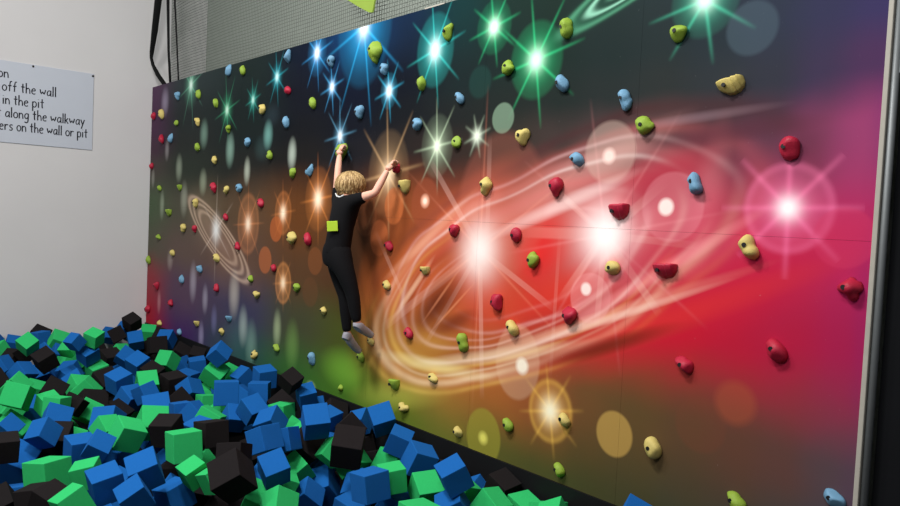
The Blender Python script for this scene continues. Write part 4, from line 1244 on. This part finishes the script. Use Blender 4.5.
# ------------------------------------------------------------------ the foam pit
# colour, centre x, y, height over the mural's middle line, quaternion, edge length; row in the photo, rank in it, how many
PILE = """G 4.796 -2.227 -1.734 0.078 -0.218 0.973 0.011 0.210 14 0 4
B 4.148 -2.285 -1.822 0.073 -0.429 0.289 0.852 0.234 13 0 6
K 5.026 -2.330 -1.805 0.314 -0.697 0.207 0.611 0.192 16 1 4
G 5.081 -2.074 -1.673 0.025 -0.247 -0.960 -0.128 0.156 14 1 4
G 5.620 -2.292 -1.638 0.118 -0.741 -0.211 0.626 0.162 16 0 5
B 4.511 -1.961 -1.693 0.521 -0.453 -0.479 0.542 0.185 11 1 7
B 4.726 -1.906 -1.621 0.646 -0.487 -0.062 0.584 0.150 11 2 7
B 5.436 -2.065 -1.628 0.086 -0.026 -0.988 -0.123 0.179 15 2 8
B 5.501 -1.868 -1.566 0.024 -0.602 0.753 0.263 0.179 13 2 6
B 5.651 -1.975 -1.652 0.248 -0.600 -0.158 0.745 0.158 15 3 8
B 5.103 -1.555 -1.911 0.668 -0.519 -0.011 0.534 0.186 14 1 5
B 5.377 -1.636 -1.811 0.071 -0.100 0.982 0.144 0.179 16 0 1
G 5.529 -1.582 -1.627 0.081 0.036 -0.969 -0.231 0.142 14 2 4
G 5.692 -1.520 -1.627 0.814 -0.560 -0.144 -0.052 0.143 15 0 4
G 5.125 -1.487 -1.577 0.033 -0.754 0.022 0.656 0.201 11 1 2
K 5.078 -1.278 -1.540 0.088 -0.034 0.995 -0.012 0.182 10 1 2
K 5.830 -1.462 -1.466 0.134 -0.314 0.928 -0.148 0.164 12 2 7
K 6.067 -1.581 -1.488 0.401 -0.465 -0.102 0.783 0.197 14 0 2
B 6.025 -1.302 -1.511 0.295 -0.054 -0.940 -0.160 0.157 13 3 6
B 5.521 -1.105 -1.494 0.213 -0.106 0.971 0.010 0.171 11 3 7
B 4.678 -0.779 -1.529 0.352 0.111 -0.927 -0.061 0.166 8 4 5
B 4.919 -0.746 -1.581 0.014 -0.719 -0.428 0.547 0.174 9 2 6
B 5.465 -0.922 -1.545 0.230 0.799 0.153 -0.535 0.161 11 4 7
G 5.103 -0.595 -1.681 0.841 -0.517 0.059 0.146 0.163 10 4 5
G 4.568 -0.464 -1.628 0.037 -0.208 0.977 0.014 0.162 8 4 5
K 4.287 -0.310 -1.650 0.275 -0.910 -0.081 0.300 0.180 7 2 4
K 4.633 -0.429 -1.351 0.339 0.173 -0.911 -0.158 0.143 5 3 4
B 4.064 -0.410 -1.564 0.028 -0.453 0.890 -0.032 0.178 6 5 7
B 4.200 -0.778 -1.499 0.545 -0.628 -0.415 0.369 0.202 6 3 7
B 3.297 -0.190 -1.607 0.219 -0.691 0.643 0.248 0.162 4 5 7
B 3.697 -0.177 -1.528 0.083 -0.043 -0.995 -0.038 0.179 4 6 7
G 3.098 -0.394 -1.585 0.375 0.303 -0.867 -0.121 0.195 4 1 3
B 3.188 -0.395 -1.381 0.337 -0.252 -0.857 0.295 0.164 2 2 3
B 2.224 -0.205 -1.691 0.043 -0.131 -0.988 -0.069 0.176 3 5 6
B 3.192 -0.673 -1.699 0.123 -0.555 -0.701 0.430 0.176 6 1 7
G 3.401 -0.602 -1.779 0.060 -0.010 0.997 -0.050 0.155 7 2 3
B 3.983 -1.065 -1.661 0.074 0.038 0.996 0.013 0.150 7 2 4
B 4.189 -1.037 -1.638 0.511 -0.756 0.017 0.410 0.152 8 3 5
B 4.766 -1.233 -1.614 0.112 -0.984 -0.137 0.033 0.170 9 0 6
B 3.733 -1.166 -1.705 0.151 -0.530 0.021 0.834 0.222 7 1 4
G 4.435 -1.451 -1.597 0.243 -0.720 -0.583 0.289 0.197 9 1 4
K 4.851 -1.499 -1.543 0.321 -0.569 0.209 0.727 0.178 10 0 2
G 4.629 -1.694 -1.595 0.470 -0.497 -0.326 0.653 0.186 11 0 2
G 4.389 -1.760 -1.607 0.152 -0.555 -0.756 0.311 0.154 10 3 5
B 4.136 -1.677 -1.623 0.186 -0.334 0.888 -0.255 0.184 8 2 5
K 3.539 -1.429 -1.746 0.124 0.865 0.407 -0.265 0.182 8 0 1
B 3.134 -1.291 -1.562 0.143 0.150 -0.969 -0.136 0.175 5 0 2
B 3.311 -1.247 -1.680 0.622 -0.713 0.089 0.312 0.180 7 0 4
B 3.492 -1.182 -1.601 0.577 -0.583 0.238 0.520 0.155 6 0 7
G 3.160 -1.057 -1.602 0.260 -0.717 -0.613 0.208 0.179 5 4 6
G 2.972 -0.957 -1.652 0.487 0.719 0.239 -0.435 0.151 5 5 6
K 2.964 -0.741 -1.676 0.077 0.061 -0.994 -0.041 0.195 5 2 4
G 2.072 -0.472 -1.638 0.091 -0.223 0.926 -0.291 0.179 3 2 3
K 1.633 -0.162 -1.661 0.078 -0.806 -0.452 0.373 0.180 2 4 6
K 2.028 -0.133 -1.621 0.181 -0.842 -0.445 0.245 0.158 2 5 6
B 1.252 -0.185 -1.553 0.685 0.471 -0.556 0.024 0.173 0 4 5
K 0.986 -0.156 -1.572 0.268 -0.819 -0.391 0.324 0.179 0 3 4
K 1.452 -0.360 -1.574 0.469 -0.589 -0.523 0.400 0.195 1 2 3
G 0.634 -0.182 -1.573 0.172 -0.821 -0.520 0.162 0.173 0 2 3
K 0.518 -0.340 -1.445 0.265 0.163 -0.933 -0.180 0.170 0 2 4
K 0.477 -0.499 -1.588 0.248 -0.772 -0.069 0.581 0.176 0 1 4
B 0.296 -0.351 -1.586 0.374 -0.514 -0.334 0.696 0.178 0 3 5
B 1.227 -0.526 -1.546 0.364 -0.080 -0.920 -0.122 0.167 1 4 5
G 1.136 -0.653 -1.709 0.121 -0.474 -0.804 0.337 0.187 1 2 3
K 1.529 -0.884 -1.683 0.012 -0.977 -0.089 0.195 0.198 2 2 6
B 0.122 -0.487 -1.655 0.631 -0.294 -0.159 0.701 0.162 0 2 5
G 1.948 -1.177 -1.361 0.200 0.310 -0.922 -0.117 0.149 0 1 3
B 1.888 -1.212 -1.534 0.261 0.171 -0.934 -0.175 0.169 2 0 3
G 1.887 -1.116 -1.725 0.135 0.105 -0.977 -0.125 0.179 3 1 3
G 1.442 -1.116 -1.659 0.614 -0.594 0.147 0.498 0.163 3 0 3
G 1.100 -1.176 -1.615 0.863 -0.384 -0.176 0.278 0.173 2 1 2
K 1.810 -1.587 -1.573 0.098 -0.531 -0.236 0.808 0.180 3 0 2
B 1.253 -1.478 -1.633 0.367 0.122 -0.891 -0.236 0.183 1 1 5
B 0.886 -1.238 -1.726 0.070 -0.719 -0.608 0.329 0.195 1 2 5
G 0.737 -1.208 -1.589 0.086 -0.730 -0.596 0.324 0.198 0 0 3
K 0.167 -1.288 -1.605 0.035 -0.831 -0.481 0.277 0.195 0 0 4
B 0.412 -1.325 -1.592 0.092 0.715 0.164 -0.673 0.170 0 1 5
G 1.314 -1.643 -1.490 0.365 0.227 -0.881 -0.198 0.161 1 1 3
B 0.189 -1.560 -1.675 0.114 -0.751 -0.607 0.234 0.161 1 0 5
G 0.605 -1.781 -1.678 0.070 0.699 0.428 -0.569 0.181 1 0 3
B 0.147 -1.757 -1.640 0.426 0.865 -0.005 -0.264 0.175 0 0 5
K 1.002 -1.575 -1.635 0.576 -0.525 0.131 0.613 0.180 2 1 6
B 1.376 -1.885 -1.695 0.202 0.832 0.350 -0.381 0.180 3 0 6
B 1.859 -1.791 -1.680 0.179 0.903 0.238 -0.308 0.177 4 0 7
K 0.832 -1.685 -1.728 0.431 -0.365 0.191 0.803 0.176 2 0 6
G 2.544 -1.977 -1.652 0.079 0.784 0.468 -0.398 0.177 5 0 6
G 3.183 -2.092 -1.584 0.065 -0.776 0.291 0.555 0.195 6 0 2
K 2.577 -1.690 -1.716 0.219 -0.769 -0.398 0.449 0.190 5 1 4
B 1.410 -1.491 -1.774 0.857 -0.155 -0.291 0.396 0.170 4 1 7
B 1.485 -1.282 -1.781 0.417 -0.493 0.163 0.746 0.177 3 1 6
B 1.740 -1.335 -1.800 0.013 -0.926 -0.290 0.242 0.187 4 2 7
G 2.462 -1.436 -1.735 0.059 -0.654 -0.720 0.224 0.188 5 2 6
G 2.722 -1.446 -1.707 0.192 0.785 0.479 -0.343 0.184 5 3 6
B 2.248 -1.412 -1.732 0.224 -0.427 -0.218 0.848 0.172 4 3 7
K 2.995 -1.470 -1.772 0.260 0.005 0.962 -0.088 0.222 6 0 2
K 3.344 -1.708 -1.667 0.176 -0.320 -0.424 0.829 0.152 7 0 4
G 3.435 -1.860 -1.638 0.013 -0.353 0.934 -0.058 0.155 7 1 3
B 3.687 -1.924 -1.687 0.225 -0.736 -0.515 0.377 0.192 8 1 5
B 2.696 -1.846 -1.828 0.120 -0.468 0.191 0.855 0.176 8 0 5
G 3.219 -1.869 -1.670 0.687 -0.664 0.048 0.290 0.159 7 0 3
G 3.165 -2.142 -1.873 0.064 0.828 0.464 -0.308 0.234 10 0 5
B 3.410 -2.195 -1.779 0.043 -0.823 -0.377 0.423 0.154 10 0 4
B 4.249 -2.133 -1.615 0.263 -0.408 -0.814 -0.320 0.158 11 0 7
K 4.457 -2.407 -1.614 0.025 -0.627 0.038 0.778 0.160 12 0 7
K 4.024 -2.020 -1.760 0.167 -0.534 0.144 0.816 0.238 11 0 3
G 3.192 -1.772 -1.882 0.356 -0.494 -0.356 0.708 0.174 10 1 5
G 3.226 -1.564 -1.771 0.730 -0.339 0.064 0.589 0.173 8 1 5
K 5.338 -0.685 -1.649 0.725 -0.455 0.091 0.509 0.211 12 4 7
G 5.624 -0.642 -1.634 0.376 -0.904 0.029 -0.202 0.159 12 1 2
B 5.180 -0.332 -1.749 0.594 -0.801 0.069 -0.033 0.151 11 5 7
B 5.550 -0.742 -1.422 0.305 -0.165 -0.933 -0.092 0.179 10 3 4
B 4.636 -0.281 -1.490 0.205 -0.118 -0.962 -0.139 0.150 6 6 7
B 4.565 -0.166 -1.662 0.176 -0.869 0.161 0.434 0.207 7 3 4
B 5.026 -0.305 -1.589 0.077 0.592 0.119 -0.793 0.152 9 3 6
K 5.608 -0.487 -1.488 0.389 -0.783 -0.072 0.481 0.168 9 0 1
B 5.519 -0.150 -1.498 0.290 -0.166 -0.917 -0.219 0.178 9 5 6
B 5.223 -0.147 -1.590 0.265 -0.845 0.451 0.113 0.153 9 4 6
B 5.822 -0.223 -1.574 0.171 -0.380 -0.900 0.127 0.162 11 6 7
B 6.112 -0.266 -1.618 0.149 -0.162 -0.965 0.141 0.180 13 5 6
B 6.721 -0.496 -1.502 0.036 -0.199 -0.946 -0.253 0.166 14 3 5
G 6.463 -0.494 -1.668 0.286 -0.138 -0.945 -0.075 0.172 15 2 4
G 6.328 -0.656 -1.602 0.011 -0.173 -0.983 -0.059 0.156 14 3 4
G 6.709 -0.736 -1.720 0.041 0.999 -0.001 0.001 0.197 17 0 3
B 6.259 -0.570 -1.787 0.679 -0.620 0.043 0.390 0.167 17 3 6
B 6.370 -0.847 -1.595 0.070 0.025 0.997 0.035 0.179 15 7 8
G 5.560 -0.443 -1.749 0.159 0.933 0.113 -0.302 0.186 13 1 3
K 5.987 -0.760 -1.481 0.268 -0.463 0.216 0.817 0.204 12 5 7
B 5.538 -0.667 -1.903 0.081 -0.426 0.836 0.337 0.213 15 5 8
B 5.689 -0.876 -1.880 0.554 -0.545 -0.021 0.629 0.174 15 4 8
G 5.484 -0.843 -1.764 0.242 -0.521 -0.216 0.789 0.175 13 0 3
G 6.182 -1.346 -1.671 0.154 -0.703 -0.514 0.466 0.162 16 2 5
G 5.948 -1.356 -1.695 0.754 -0.433 -0.017 0.494 0.154 16 1 5
K 5.290 -1.428 -1.851 0.676 -0.458 -0.153 0.557 0.161 16 3 4
G 6.584 -0.306 -1.672 0.444 -0.447 -0.322 0.707 0.159 15 3 4
G 6.880 -0.332 -1.668 0.613 -0.743 0.169 0.209 0.160 16 3 5
G 6.938 -0.114 -1.717 0.097 -0.759 -0.643 0.049 0.159 16 4 5
G 7.321 -0.284 -1.599 0.265 -0.835 0.482 0.001 0.149 17 2 3
K 6.740 -0.107 -1.647 0.224 0.028 -0.973 -0.044 0.161 14 1 2
K 6.285 -0.133 -1.702 0.123 0.986 0.012 -0.114 0.162 13 1 2
B 6.510 -0.127 -1.746 0.314 -0.734 0.602 -0.006 0.158 14 4 5
B 7.742 -0.139 -1.514 0.077 -0.945 -0.219 0.230 0.178 17 5 6
K 4.847 -0.146 -1.617 0.158 -0.742 -0.532 0.375 0.179 7 3 4
B 4.526 -0.851 -1.622 0.019 -0.416 0.117 0.901 0.162 9 1 6
G 4.576 -1.085 -1.600 0.193 0.882 0.393 -0.173 0.183 9 2 4
K 2.278 -1.155 -1.760 0.247 -0.535 -0.779 0.214 0.218 4 0 1
B 1.906 -0.850 -1.592 0.729 -0.427 0.078 0.530 0.163 2 1 3
B 2.361 -0.873 -1.583 0.225 0.196 -0.934 -0.198 0.176 3 3 6
K 2.516 -0.789 -1.660 0.133 -0.921 -0.251 0.266 0.177 3 1 2
B 1.972 -1.360 -1.383 0.118 -0.582 -0.388 0.705 0.136 1 3 5
K 5.294 -2.321 -1.735 0.214 0.509 0.205 -0.808 0.180 16 2 4
G 5.643 -1.043 -1.777 0.706 0.348 -0.419 0.453 0.177 15 1 4
B 5.782 -1.211 -1.646 0.506 0.408 0.039 0.759 0.177 14 2 5
K 5.767 -1.317 -1.822 0.684 0.151 0.448 -0.556 0.180 17 1 2
B 6.716 -0.484 -1.704 0.045 -0.334 -0.894 -0.294 0.177 17 4 6
G 7.162 -0.142 -1.681 0.005 -0.166 0.778 0.606 0.177 17 1 3
G 1.259 -1.256 -1.766 0.813 0.566 0.052 0.127 0.180 2 0 2
B 0.721 -1.020 -1.739 0.089 0.090 0.878 -0.461 0.177 -1 0 0
K 1.096 -0.396 -1.701 0.166 -0.898 -0.284 -0.292 0.180 1 1 3
B 2.189 -0.719 -1.683 0.296 0.948 -0.096 -0.063 0.177 -1 0 0
G 2.945 -1.811 -1.968 0.724 0.403 0.043 0.558 0.180 -1 0 0
G 2.971 -0.459 -1.797 0.187 -0.182 -0.068 0.963 0.180 6 1 2
K 4.446 -0.777 -1.833 0.429 0.643 0.232 -0.591 0.177 11 1 3
B 4.367 -1.670 -1.839 0.016 -0.969 -0.244 0.042 0.181 13 1 6
G 3.425 -1.705 -1.939 0.599 -0.549 0.574 0.101 0.166 10 2 5
B 1.853 -0.222 -1.764 0.850 0.321 -0.131 -0.397 0.178 3 4 6
K 4.715 -1.389 -1.923 0.636 0.314 0.658 -0.254 0.182 13 0 2
B 4.226 -1.372 -1.757 0.232 -0.577 0.586 0.519 0.185 12 0 2
K 5.527 -1.377 -1.872 0.354 0.853 0.366 -0.112 0.166 17 0 2
B 5.817 -0.540 -1.836 0.659 -0.070 -0.427 -0.615 0.169 15 6 8
K 4.757 -2.476 -1.872 0.158 -0.871 0.176 -0.431 0.165 16 0 4
G 2.777 -2.081 -1.815 0.352 -0.903 -0.243 -0.041 0.172 8 0 5
B 4.585 -2.352 -1.925 0.691 0.705 -0.156 -0.022 0.178 15 0 8
B 6.090 -0.791 -1.861 0.344 -0.503 0.472 0.637 0.180 17 2 6
K 2.489 -2.084 -1.868 0.179 0.126 0.975 0.043 0.166 -1 0 0
K 5.468 -0.162 -1.838 0.800 0.090 -0.146 -0.575 0.185 12 6 7
G 5.730 -0.227 -1.755 0.220 0.796 -0.563 0.021 0.177 13 2 3
G 2.303 -2.002 -1.873 0.694 -0.518 0.307 0.396 0.179 -1 0 0
G 4.809 -0.500 -1.704 0.345 -0.072 0.876 0.329 0.148 9 3 4
B 5.167 -1.927 -1.904 0.876 -0.008 0.481 -0.047 0.183 17 1 6
B 5.295 -0.534 -1.843 0.075 0.024 0.879 -0.470 0.167 13 4 6
B 4.166 -0.126 -1.924 0.719 -0.660 -0.158 -0.148 0.175 -1 0 0
G 4.872 -1.251 -1.842 0.812 -0.045 0.453 0.365 0.173 12 0 2
B 4.457 -1.357 -1.936 0.890 -0.333 0.238 0.198 0.177 12 1 2
B 3.921 -0.430 -1.913 0.619 -0.641 0.318 -0.323 0.171 10 1 4
K 4.419 -1.032 -1.871 0.426 -0.236 -0.844 0.223 0.180 12 1 7
G 1.192 -1.853 -1.866 0.276 -0.512 -0.342 -0.738 0.172 -1 0 0
K 5.028 -0.914 -1.730 0.818 -0.140 -0.288 0.477 0.174 12 3 7
G 2.051 -1.719 -1.828 0.813 0.549 0.131 -0.144 0.179 5 1 6
K 1.877 -2.010 -1.717 0.652 0.314 0.033 -0.690 0.168 5 0 4
B 2.419 -0.393 -1.780 0.476 0.053 0.078 0.874 0.188 4 4 7
G 3.343 -0.395 -1.868 0.263 0.700 -0.481 -0.457 0.188 -1 0 0
B 3.548 -0.321 -1.718 0.320 -0.199 -0.188 -0.907 0.166 6 4 7
G 3.096 -1.118 -1.873 0.758 -0.628 0.125 0.125 0.181 9 0 4
K 3.165 -0.164 -1.822 0.006 0.807 0.577 -0.127 0.178 -1 0 0
G 3.910 -0.646 -1.659 0.726 0.673 -0.105 0.092 0.171 8 3 5
B 4.876 -1.761 -1.869 0.584 0.339 -0.308 0.670 0.181 14 0 5
K 3.398 -0.854 -1.733 0.676 0.079 -0.355 0.641 0.180 6 1 2
B 2.671 -0.188 -1.883 0.706 0.631 -0.084 0.310 0.171 6 2 7
K 0.471 -0.725 -1.712 0.231 -0.736 -0.042 0.635 0.173 1 0 3
G 2.943 -0.176 -1.657 0.789 0.197 -0.528 0.244 0.183 4 2 3
K 0.801 -0.152 -1.865 0.468 -0.640 0.247 0.557 0.170 2 3 6
K 5.244 -0.140 -1.780 0.990 0.108 -0.084 0.029 0.167 11 2 3
B 4.325 -2.064 -1.970 0.533 0.383 -0.226 -0.720 0.186 -1 0 0
B 5.728 -2.380 -1.873 0.726 -0.116 -0.513 -0.443 0.182 -1 0 0
B 5.607 -2.132 -1.826 0.086 -0.026 -0.988 -0.123 0.188 17 0 6
K 5.141 -1.346 -1.975 0.668 -0.519 -0.011 0.534 0.173 -1 0 0
B 4.150 -0.602 -1.718 0.545 -0.628 -0.415 0.369 0.164 10 2 4
K 0.586 -0.329 -1.813 0.172 -0.821 -0.520 0.162 0.178 -1 0 0
G 1.334 -0.740 -1.945 0.504 0.207 -0.781 0.305 0.192 -1 0 0
G 0.270 -0.343 -1.931 0.942 -0.132 -0.308 0.008 0.171 -1 0 0
B 0.701 -1.455 -1.948 0.315 0.026 -0.821 -0.475 0.163 -1 0 0
B 0.291 -1.223 -1.875 0.798 0.356 0.383 -0.299 0.197 -1 0 0
K 0.340 -1.586 -1.914 0.114 -0.751 -0.607 0.234 0.196 -1 0 0
K 1.545 -1.127 -1.985 0.013 -0.926 -0.290 0.242 0.185 -1 0 0
G 2.899 -1.279 -2.013 0.742 -0.665 0.041 0.069 0.174 -1 0 0
G 3.449 -2.426 -1.989 0.064 0.828 0.464 -0.308 0.172 -1 0 0
K 4.412 -2.579 -1.859 0.123 0.417 -0.483 -0.760 0.179 -1 0 0
B 4.726 -0.284 -1.889 0.020 -0.737 -0.437 0.515 0.166 -1 0 0
B 6.470 -0.783 -1.823 0.070 0.025 0.997 0.035 0.167 -1 0 0
K 5.287 -0.773 -1.983 0.211 -0.485 0.676 -0.514 0.188 -1 0 0
B 6.785 -0.171 -1.912 0.097 -0.759 -0.643 0.049 0.171 -1 0 0
B 6.356 -0.246 -1.966 0.196 -0.156 0.523 0.815 0.190 -1 0 0
K 7.803 -0.339 -1.756 0.207 -0.762 0.577 0.211 0.170 -1 0 0
K 2.504 -1.091 -1.985 0.247 -0.535 -0.779 0.214 0.179 7 1 4
B 1.749 -0.892 -1.830 0.498 0.738 -0.061 0.451 0.194 3 2 6
G 2.701 -0.741 -1.896 0.065 -0.027 -0.071 0.995 0.181 -1 0 0
G 5.793 -1.434 -1.986 0.684 0.151 0.448 -0.556 0.168 -1 0 0
G 6.737 -0.667 -1.990 0.153 -0.679 -0.640 -0.324 0.167 -1 0 0
K 2.004 -0.587 -1.958 0.333 0.487 -0.804 0.066 0.187 -1 0 0
B 3.138 -0.433 -2.000 0.341 0.087 0.620 0.701 0.169 -1 0 0
B 4.236 -1.757 -2.016 0.016 -0.969 -0.244 0.042 0.194 15 1 8
K 3.622 -1.895 -1.990 0.467 -0.170 0.160 0.853 0.183 -1 0 0
G 1.667 -0.454 -1.977 0.178 0.524 -0.516 -0.654 0.187 -1 0 0
G 5.432 -1.148 -1.981 0.520 0.815 0.245 0.069 0.193 -1 0 0
B 4.682 -2.171 -2.004 0.691 0.705 -0.156 -0.022 0.195 -1 0 0
B 6.275 -0.950 -1.987 0.487 -0.604 0.606 -0.175 0.166 -1 0 0
B 5.687 -0.155 -2.009 0.800 0.090 -0.146 -0.575 0.163 -1 0 0
G 2.174 -2.172 -1.990 0.783 -0.226 -0.549 0.185 0.163 -1 0 0
B 4.972 -2.056 -2.002 0.660 0.256 -0.258 -0.658 0.170 -1 0 0
B 3.991 -0.211 -1.990 0.719 -0.660 -0.158 -0.148 0.190 -1 0 0
K 4.246 -1.254 -1.991 0.712 -0.493 -0.327 -0.378 0.165 -1 0 0
B 3.733 -0.296 -1.995 0.450 -0.669 0.331 -0.491 0.183 -1 0 0
G 1.413 -1.965 -1.988 0.276 -0.512 -0.342 -0.738 0.191 -1 0 0
B 1.943 -1.913 -1.972 0.494 0.043 0.278 -0.823 0.189 -1 0 0
G 3.722 -0.654 -1.835 0.924 0.256 0.283 0.001 0.170 8 2 5
K 3.564 -1.011 -1.986 0.506 -0.578 0.269 0.581 0.196 -1 0 0
K 2.462 -0.233 -2.012 0.161 0.669 0.302 -0.660 0.177 -1 0 0
G 0.461 -0.790 -1.951 0.279 0.212 -0.688 -0.636 0.180 4 0 3
G 0.927 -0.332 -1.996 0.468 -0.640 0.247 0.557 0.191 -1 0 0
K 5.525 -2.478 -1.970 0.354 -0.744 0.423 -0.376 0.195 -1 0 0
B 1.264 -0.565 -1.995 0.504 0.207 -0.781 0.305 0.171 5 1 2
B 0.468 -0.363 -1.991 0.942 -0.132 -0.308 0.008 0.164 -1 0 0
B 0.499 -1.299 -1.994 0.307 -0.165 0.175 0.921 0.170 -1 0 0
B 0.179 -1.773 -1.996 0.114 -0.751 -0.607 0.234 0.166 -1 0 0
K 4.893 -0.435 -1.996 0.523 0.714 0.225 0.407 0.182 -1 0 0
G 6.648 -0.368 -1.988 0.564 0.498 0.658 -0.023 0.162 -1 0 0
B 7.962 -0.469 -1.979 0.562 0.371 0.331 0.661 0.195 -1 0 0
K 2.524 -0.608 -1.977 0.003 0.589 -0.561 -0.582 0.176 -1 0 0
K 0.321 -0.984 -2.020 0.279 0.212 -0.688 -0.636 0.179 -1 0 0
B 7.246 -1.826 -1.615 0.351 -0.875 -0.003 -0.332 0.180 -2 0 0
G 6.114 -1.329 -1.986 0.152 -0.445 0.672 -0.572 0.180 -2 0 0
B 4.406 -2.829 -1.660 0.401 -0.227 0.066 -0.885 0.180 -2 0 0
K 2.027 -3.001 -2.002 0.117 -0.823 0.547 0.099 0.180 -2 0 0
K 3.226 -2.643 -1.693 0.150 -0.553 -0.629 0.525 0.180 -2 0 0
K 6.763 -2.013 -1.675 0.419 0.239 -0.380 0.789 0.180 -2 0 0
G 0.181 -2.264 -1.652 0.091 0.616 0.697 0.356 0.180 -2 0 0
G 5.774 -2.729 -1.662 0.277 0.070 0.678 0.677 0.180 -2 0 0
G 2.852 -2.322 -2.007 0.632 -0.102 -0.699 -0.319 0.180 -2 0 0
G 3.280 -2.924 -2.010 0.604 0.282 0.616 -0.420 0.180 -2 0 0
K 7.479 -0.695 -1.607 0.103 -0.107 -0.966 -0.213 0.180 -2 0 0
B 6.431 -2.370 -1.630 0.569 -0.471 0.524 0.425 0.180 -2 0 0
B 7.466 -0.916 -1.663 0.140 -0.297 0.610 0.721 0.180 -2 0 0
K 7.310 -1.430 -1.639 0.865 0.128 -0.484 -0.002 0.180 -2 0 0
B 4.667 -2.745 -1.649 0.815 0.543 -0.064 -0.195 0.180 -2 0 0
K 6.419 -1.223 -2.009 0.444 0.327 -0.532 -0.642 0.180 -2 0 0
B 0.839 -2.645 -1.614 0.475 -0.258 0.728 -0.422 0.180 -2 0 0
G 7.186 -0.689 -1.995 0.860 0.213 -0.065 -0.459 0.180 -2 0 0
K 2.839 -2.335 -1.601 0.316 0.118 0.854 -0.396 0.180 -2 0 0
B 6.948 -1.531 -1.633 0.182 0.168 -0.094 -0.964 0.180 -2 0 0
B 1.294 -3.109 -1.670 0.318 0.080 0.887 0.325 0.180 -2 0 0
B 7.901 -0.846 -1.629 0.878 0.057 0.320 -0.350 0.180 -2 0 0
G 2.862 -3.184 -1.637 0.545 0.763 -0.201 0.281 0.180 -2 0 0
G 4.911 -2.952 -1.655 0.517 -0.706 0.120 -0.468 0.180 -2 0 0
G 6.387 -2.921 -1.652 0.695 -0.100 -0.276 0.657 0.180 -2 0 0
G 6.845 -1.102 -2.001 0.105 0.424 0.893 -0.106 0.180 -2 0 0
K 6.143 -2.514 -1.617 0.274 -0.417 0.274 0.822 0.180 -2 0 0
K 3.563 -3.058 -1.976 0.942 -0.139 0.281 -0.117 0.180 -2 0 0
G 6.773 -1.756 -1.720 0.245 0.913 0.208 -0.251 0.180 -2 0 0
B 1.387 -2.440 -1.649 0.510 0.458 -0.093 0.722 0.180 -2 0 0
G 0.973 -2.549 -1.987 0.415 -0.028 0.740 0.528 0.180 -2 0 0
K 5.933 -1.717 -1.967 0.816 0.424 0.187 -0.345 0.180 -2 0 0
B 2.872 -2.765 -1.640 0.628 -0.212 -0.720 -0.204 0.180 -2 0 0
K 7.132 -0.566 -1.710 0.874 0.377 -0.008 0.306 0.180 -2 0 0
G 0.658 -2.906 -1.672 0.041 -0.365 0.837 -0.406 0.180 -2 0 0
K 6.091 -2.851 -1.644 0.431 0.347 0.010 -0.833 0.180 -2 0 0
G 0.270 -2.994 -1.677 0.235 -0.615 0.142 -0.739 0.180 -2 0 0
K 0.699 -3.154 -1.974 0.575 -0.054 0.341 -0.741 0.180 -2 0 0
G 3.951 -3.038 -1.667 0.304 -0.118 0.809 -0.490 0.180 -2 0 0"""
rc = random.Random(5)
CUBES = {}


def cube_mesh(c, var):
    bm = bmesh.new()
    bmesh.ops.create_cube(bm, size=1.0)
    for v in bm.verts:
        v.co *= .978
        v.co = Vector([c_ - math.copysign(rc.uniform(0, .022), c_) for c_ in v.co])
    bmesh.ops.bevel(bm, geom=bm.edges[:], offset=.022, segments=2, profile=.5, affect='EDGES')
    me = bpy.data.meshes.new('foam_cube')
    bm.to_mesh(me)
    bm.free()
    me.materials.append(M_FOAM[c])
    return me


for c in 'BGK':
    CUBES[c] = [cube_mesh(c, i) for i in range(4)]
WORD = {'B': 'blue', 'G': 'green', 'K': 'black'}
ORD = ['', 'second ', 'third ', 'fourth ', 'fifth ', 'sixth ', 'seventh ', 'eighth ', 'ninth ', 'tenth ', 'eleventh ', 'twelfth ']
ROWN = ['back row'] + ['%srow from the back' % k for k in ORD[1:9]] + ['%srow from the front' % k for k in ORD[8:0:-1]] + ['front row']


def tilt_word(q):
    m_ = q.to_matrix()
    best = max(abs(m_[2][i]) for i in range(3))
    if best > .95: return 'level'
    if best > .82: return 'tilted'
    if best > .70: return 'steep'
    return 'corner-up'


cubes = []
for ln in PILE.strip().split('\n'):
    t = ln.split()
    v = [float(x) for x in t[1:9]]
    q = Quaternion(v[3:7]).normalized()
    cubes.append((t[0], Vector((v[0], v[1], v[2] + Z0)), q, v[7], int(t[9]), int(t[10]), int(t[11])))
for ci, (c, P, q, a, row, n, tot) in enumerate(cubes):
    o = bpy.data.objects.new('foam_cube', CUBES[c][ci % 4])
    COL.objects.link(o)
    o.location = P
    o.rotation_mode = 'QUATERNION'
    o.rotation_quaternion = q
    o.scale = (a, a, a)
    cn = WORD[c]
    if row == -2:
        tag(o, '%s foam cube beyond the photo edge at the near side of the pit' % cn, 'foam cube', 'foam cubes in the pit')
        continue
    if row < 0:
        tag(o, '%s foam cube buried under the others near the pit bottom' % cn, 'foam cube', 'foam cubes in the pit')
        continue
    if tot == 1: w = 'only %s one' % cn
    elif n == tot - 1: w = 'rightmost %s one' % cn
    elif n == 0: w = 'leftmost %s one' % cn
    else: w = '%s%s from left' % (ORD[n], cn)
    tag(o, '%s %s foam cube, %s in the %s' % (tilt_word(q), cn, w, ROWN[row]), 'foam cube', 'foam cubes in the pit')
